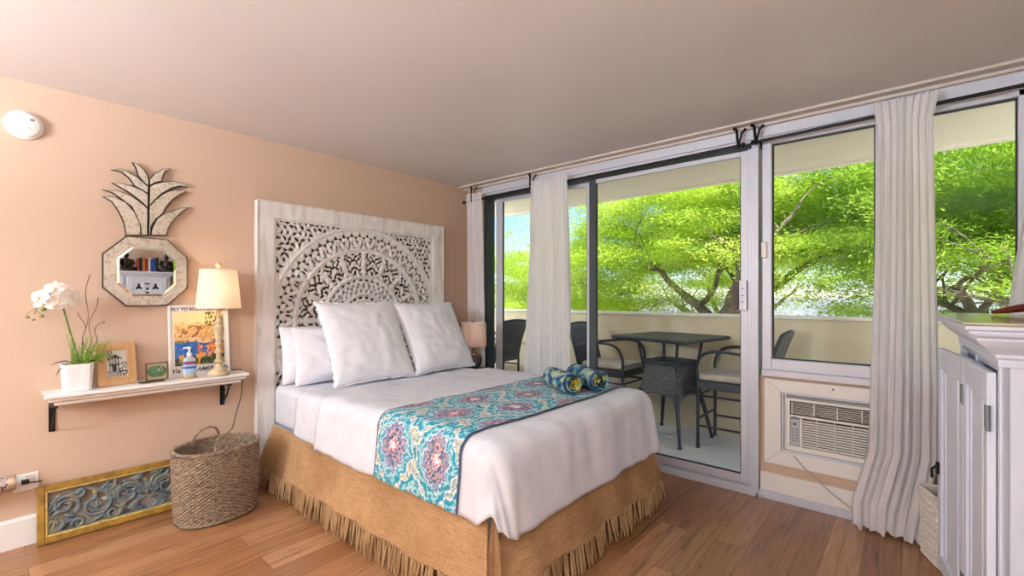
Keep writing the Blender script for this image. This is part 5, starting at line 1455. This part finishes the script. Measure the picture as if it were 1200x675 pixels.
def tree(label, base, height, crown_c, crown_r, mat, seed, nclus, nleaf=400, leafs=.036, lean=(0,0), layers=5, open_low=.0):
    rnd = random.Random(seed); rg = np.random.default_rng(seed)
    t = thing('tree', label, 'tree', base, group=None)
    B = Vector(base); cc = Vector(crown_c)-B; cr = crown_r
    tips = []; br = MB()
    def limb(p, d, ln, r, depth):
        pts = [p.copy()]; rs = [r]; n = 6; q = p.copy(); dd = d.copy()
        for i in range(n):
            dd = (dd+Vector((rnd.uniform(-.28,.28), rnd.uniform(-.28,.28), rnd.uniform(-.16,.20)))).normalized()
            q = q+dd*ln/n; pts.append(q.copy()); rs.append(r*(1-.55*(i+1)/n))
        br.tube(pts, rs, 8 if depth < 2 else 5)
        if depth < 4:
            k = 3 if depth < 3 else 2
            for i in range(k+ (1 if depth == 0 else 0)):
                at = rnd.randint(2, n) if i else n
                az = rnd.uniform(0, 2*PI); sp = .75 if depth == 0 else .85
                nd = (dd*.65+Vector((math.cos(az)*sp, math.sin(az)*sp, rnd.uniform(-.05,.45)))).normalized()
                limb(pts[at], nd, ln*rnd.uniform(.58,.8), rs[at]*.72, depth+1)
        else: tips.append(q)
    th = cc.z-cr[2]*.75
    trunk = [Vector((0,0,0)), Vector((lean[0]*.2, lean[1]*.2, th*.35)), Vector((lean[0]*.6, lean[1]*.6, th*.75)), Vector((lean[0], lean[1], max(.6, th)))]
    r0 = .17*height/8
    br.tube(trunk, [r0*1.4, r0*1.1, r0, r0*.85], 10)
    for i in range(4):
        a = i*PI/2+rnd.uniform(-.4,.4); limb(trunk[-1]-Vector((0,0,.1*i)), Vector((math.cos(a)*.8, math.sin(a)*.8, .75)).normalized(), max(cr[0],1.5)*.55, r0*.6, 1)
    obj('trunk', br, M['bark'], t, smooth='auto')
    # leaf sprays in flat drifting layers
    cen = []
    while len(cen) < nclus:
        u = rg.normal(size=3); u /= np.linalg.norm(u); rr = rg.random()**.42
        p = np.array(cc)+u*rr*np.array(cr)
        lay = (p[2]-cc.z)/cr[2]
        if lay < -.25 and rg.random() < open_low: continue
        if noise.noise((p[0]*.8+seed, p[1]*.8, p[2]*1.3)) < -.16: continue
        cen.append(p)
    cen = np.array(cen); n = len(cen)*nleaf
    ci = np.repeat(np.arange(len(cen)), nleaf)
    rad = rg.uniform(.28, .62, len(cen))[ci]
    off = rg.normal(size=(n,3))*np.stack([rad*.55, rad*.55, rad*.20], -1)
    pos = cen[ci]+off
    dirs = rg.normal(size=(len(cen),3))[ci]*.9+rg.normal(size=(n,3))*.6; dirs[:,2] *= .45
    dirs /= np.linalg.norm(dirs, axis=1, keepdims=True)
    up = rg.normal(size=(n,3))*.55+np.array((0,0,1.)); sd = np.cross(dirs, up); sd /= np.linalg.norm(sd, axis=1, keepdims=True)
    L_ = rg.uniform(.6,1.3,n)[:,None]*leafs; W_ = L_*rg.uniform(.22,.36,n)[:,None]
    dz = np.zeros((n,3)); dz[:,2] = -.15*L_[:,0]
    V = np.stack([pos-dirs*L_, pos+sd*W_, pos+dirs*L_+dz, pos-sd*W_], 1).reshape(-1,3).astype(np.float32)
    me = bpy.data.meshes.new('foliage'); me.vertices.add(n*4); me.loops.add(n*4); me.polygons.add(n)
    me.vertices.foreach_set('co', V.ravel()); me.loops.foreach_set('vertex_index', np.arange(n*4, dtype=np.int32)); me.polygons.foreach_set('loop_start', np.arange(0,n*4,4,dtype=np.int32))
    me.update(calc_edges=True)
    link('foliage', me, mat, t, fix=False)
    return t
TR = [
 ('bright green feathery tree filling the left part of the sliding door view', (-3.4,7.4,GZ), 9, (-3.4,7.2,1.3), (3.0,2.6,2.3), 'leafA', 1, 330),
 ('bright green tree with twisting bare limbs seen above the balcony table', (.6,6.6,GZ), 9, (.3,7.0,2.6), (3.4,2.5,2.3), 'leafA', 2, 560),
 ('bright green spreading tree seen through the pane above the air conditioner', (4.6,6.2,GZ), 9, (4.6,6.6,2.3), (3.0,2.3,2.7), 'leafB', 3, 560),
 ('light green tree with forked grey limbs seen above the white cabinet', (8.4,6.0,GZ), 9, (8.2,6.4,2.5), (3.0,2.4,2.5), 'leafA', 4, 480),
 ('darker green tree farther off behind the balcony table', (-1.2,13,GZ), 9, (-1.2,13,2.4), (4.2,3,3.3), 'leafB', 5, 420),
 ('darker green tree farther off behind the small pane of the window', (6.8,12.5,GZ), 9, (6.8,12.5,2.6), (4.6,3,3.6), 'leafB', 6, 460),
 ('yellow green tree farther off at the left, below the open sky', (-8.6,12.0,GZ), 8, (-8.6,12,-.1), (3.8,3,2.1), 'leafB', 7, 330),
]
for lb_, b_, h__, c_, r_, mt, sd, ncl in TR:
    tree(lb_, b_, h__, c_, r_, M[mt], sd, ncl, open_low=.8)
# pale low building and parked cars beyond the trees
t = thing('apartment_building', 'pale low building with grey roof glimpsed beyond the trees', 'building', (1.5,27,GZ))
obj('wall', MB().box(-16,16,0,8,0,5.0), plain('pale_stucco', srgb(226,222,214), .9), t)
obj('roof', MB().prism([(-.8,5.0),(8.8,5.0),(4,6.7)], 'x', -16.5, 16.5), plain('grey_roof', srgb(150,150,156), .8), t)
wg = plain('window_dark_glass', srgb(84,104,124), .2)
for k in range(10):
    for z in (1.0, 3.2): obj('window', MB().box(-14.6+k*3.1,-13.1+k*3.1,-.06,.02,z,z+1.2), wg, t)
def car(label, x, y, rz, col):
    t = thing('car', label, 'car', (x,y,GZ), rz=rz)
    P1 = [(-2.1,.35),(-2.15,.75),(-1.7,.95),(-1.2,1.0),(-.7,1.42),(.7,1.42),(1.3,1.0),(2.0,.85),(2.15,.6),(2.1,.35)]
    obj('body', MB().prism(P1, 'y', -.85, .85), plain('car_paint', col, .25), t, bev=.06)
    obj('window', MB().prism([(-1.1,1.02),(-.66,1.37),(.66,1.37),(1.15,1.02)], 'y', -.86, .86), wg, t)
    for sx in (-1.3, 1.35):
        for sy in (-.8, .8): obj('wheel', MB().tube([(sx,sy-.1,.33),(sx,sy+.1,.33)], .33, 18), M['dark'], t)
car('light blue car parked beyond the trees behind the balcony table', -5.5, 17, .1, srgb(120,190,214))
car('white car parked beyond the trees under the window view', 6.5, 19, .05, srgb(236,238,240))
car('second white car parked right of the first, beyond the trees', 12.5, 18, .05, srgb(224,228,232))

# ================================================================= LIGHT
w = bpy.data.worlds.new('World'); bpy.context.scene.world = w; w.use_nodes = True; nt = w.node_tree; nt.nodes.clear()
out = nt.nodes.new('ShaderNodeOutputWorld'); bg = nt.nodes.new('ShaderNodeBackground'); sky = nt.nodes.new('ShaderNodeTexSky')
sky.sky_type = 'NISHITA'; sky.sun_disc = False; sky.sun_elevation = math.radians(52); sky.sun_rotation = math.radians(100); sky.dust_density = 0; sky.air_density = 1.0
# soft white clouds over the sky
tc = nt.nodes.new('ShaderNodeTexCoord'); mp = nt.nodes.new('ShaderNodeMapping'); mp.inputs['Scale'].default_value = (1.4,1.4,3.2); nt.links.new(tc.outputs['Generated'], mp.inputs[0])
nz = nt.nodes.new('ShaderNodeTexNoise'); nz.inputs['Scale'].default_value = 2.6; nz.inputs['Detail'].default_value = 7; nt.links.new(mp.outputs[0], nz.inputs['Vector'])
cr = nt.nodes.new('ShaderNodeValToRGB'); cr.color_ramp.elements[0].position = .56; cr.color_ramp.elements[1].position = .76; nt.links.new(nz.outputs[0], cr.inputs[0])
mx = nt.nodes.new('ShaderNodeMix'); mx.data_type = 'RGBA'; nt.links.new(cr.outputs[0], mx.inputs[0]); tint = nt.nodes.new('ShaderNodeMix'); tint.data_type = 'RGBA'; tint.blend_type = 'MULTIPLY'; tint.inputs[0].default_value = 1; nt.links.new(sky.outputs[0], tint.inputs[6]); tint.inputs[7].default_value = (.74,.80,1,1); nt.links.new(tint.outputs[2], mx.inputs[6]); mx.inputs[7].default_value = (3,3.1,3.3,1)
nt.links.new(mx.outputs[2], bg.inputs[0]); bg.inputs[1].default_value = SKY
nt.links.new(bg.outputs[0], out.inputs[0])
sl = bpy.data.lights.new('sun', 'SUN'); sl.energy = SUN; sl.angle = math.radians(1.0); sl.color = (1,.96,.88)
so = bpy.data.objects.new('sun', sl); C.objects.link(so)
sd = Vector((.40,-.40,.82)).normalized()      # towards the sun
so.rotation_euler = sd.to_track_quat('Z','Y').to_euler()
for k, x in enumerate((-1.6, 5.6)):  # two unseen lamps added to brighten the balcony and its soffit
    t = thing('bulkhead_lamp', ['round white bulkhead lamp on the balcony wall beyond the left end of the glass door','round white bulkhead lamp on the balcony wall beyond the right end of the window'][k], 'wall lamp', (x,.12,1.9))
    obj('base', MB().lathe([(.12,0),(.12,.03),(.001,.03)], 28).xf(Matrix.Rotation(PI/2, 4, 'X') @ Matrix.Scale(-1, 4)), M['white'], t, smooth='auto')
    obj('diffuser', MB().sphere((0,.03,0), .11, 20, 12, (1,.6,1)), emis('bulkhead_glass', (.96,.98,1,1), FILL_BALCONY), t, smooth=True)
# unseen fill lamps added behind the camera: one globe pendant and two uplighters
t = thing('pendant_lamp', 'white globe pendant lamp behind the camera', 'ceiling lamp', (1.385,-5.64,CZ))
obj('canopy', MB().lathe([(.06,0),(.06,-.02),(.02,-.03),(.001,-.03)], 32), M['white'], t, smooth='auto')
obj('flex', MB().tube([(0,0,-.02),(0,0,-.42)], .004, 6), M['white'], t)
obj('globe', MB().sphere((0,0,-.62), .20, 28, 18), emis('lamp_globe', (.81,.925,1,1), FILL_GLOBE), t, smooth=True)
for k, (x, y) in enumerate(((1.5,-5.2),(4.0,-4.4))):
    t = thing('uplighter', ['slim white uplighter behind the camera nearer the headboard wall','slim white uplighter behind the camera nearer the cabinet wall'][k], 'floor lamp', (x,y,0))
    obj('base', MB().lathe([(.14,0),(.14,.015),(.03,.03),(.001,.03)], 32), M['white'], t, smooth='auto')
    obj('pole', MB().tube([(0,0,.02),(0,0,1.5)], .012, 10), M['white'], t)
    obj('bowl', MB().lathe([(.02,1.49),(.10,1.52),(.18,1.58),(.20,1.64),(.195,1.64),(.17,1.59),(.001,1.54)], 32), M['white'], t, smooth='auto')
    l = bpy.data.lights.new('uplight', 'AREA'); l.shape = 'DISK'; l.size = .34; l.energy = FILL_UP; l.color = (.81,.925,1)
    o = bpy.data.objects.new('uplight', l); C.objects.link(o); o.location = (x,y,1.63); o.rotation_euler = (PI,0,0)
lamp_light('table_lamp_light', (.150,-2.352,SZ+.555), 2.6, (1,.72,.46))
lamp_light('bedside_lamp_light', (.385,-.29,.618+.33), .5, (1,.84,.70))

# ================================================================= CAMERA
sc_ = bpy.context.scene
cd = bpy.data.cameras.new('camera'); co_ = bpy.data.objects.new('camera', cd); C.objects.link(co_); sc_.camera = co_
cd.sensor_width = 36; cd.lens = 539/1200*36; cd.shift_y = (347-337.5)/1200; cd.clip_start = .05; cd.clip_end = 300
co_.location = (3.525,-3.36,1.31); co_.rotation_euler = (PI/2, 0, math.radians(40.85))
vs = sc_.view_settings; vs.view_transform = 'Standard'; vs.look = 'None'; vs.gamma = 1; vs.use_curve_mapping = False; vs.exposure = EXPO
cy = sc_.cycles; cy.use_denoising = True; cy.max_bounces = 10; cy.diffuse_bounces = 5; cy.glossy_bounces = 4; cy.transparent_max_bounces = 24; cy.transmission_bounces = 6; cy.caustics_reflective = False; cy.sample_clamp_indirect = 6
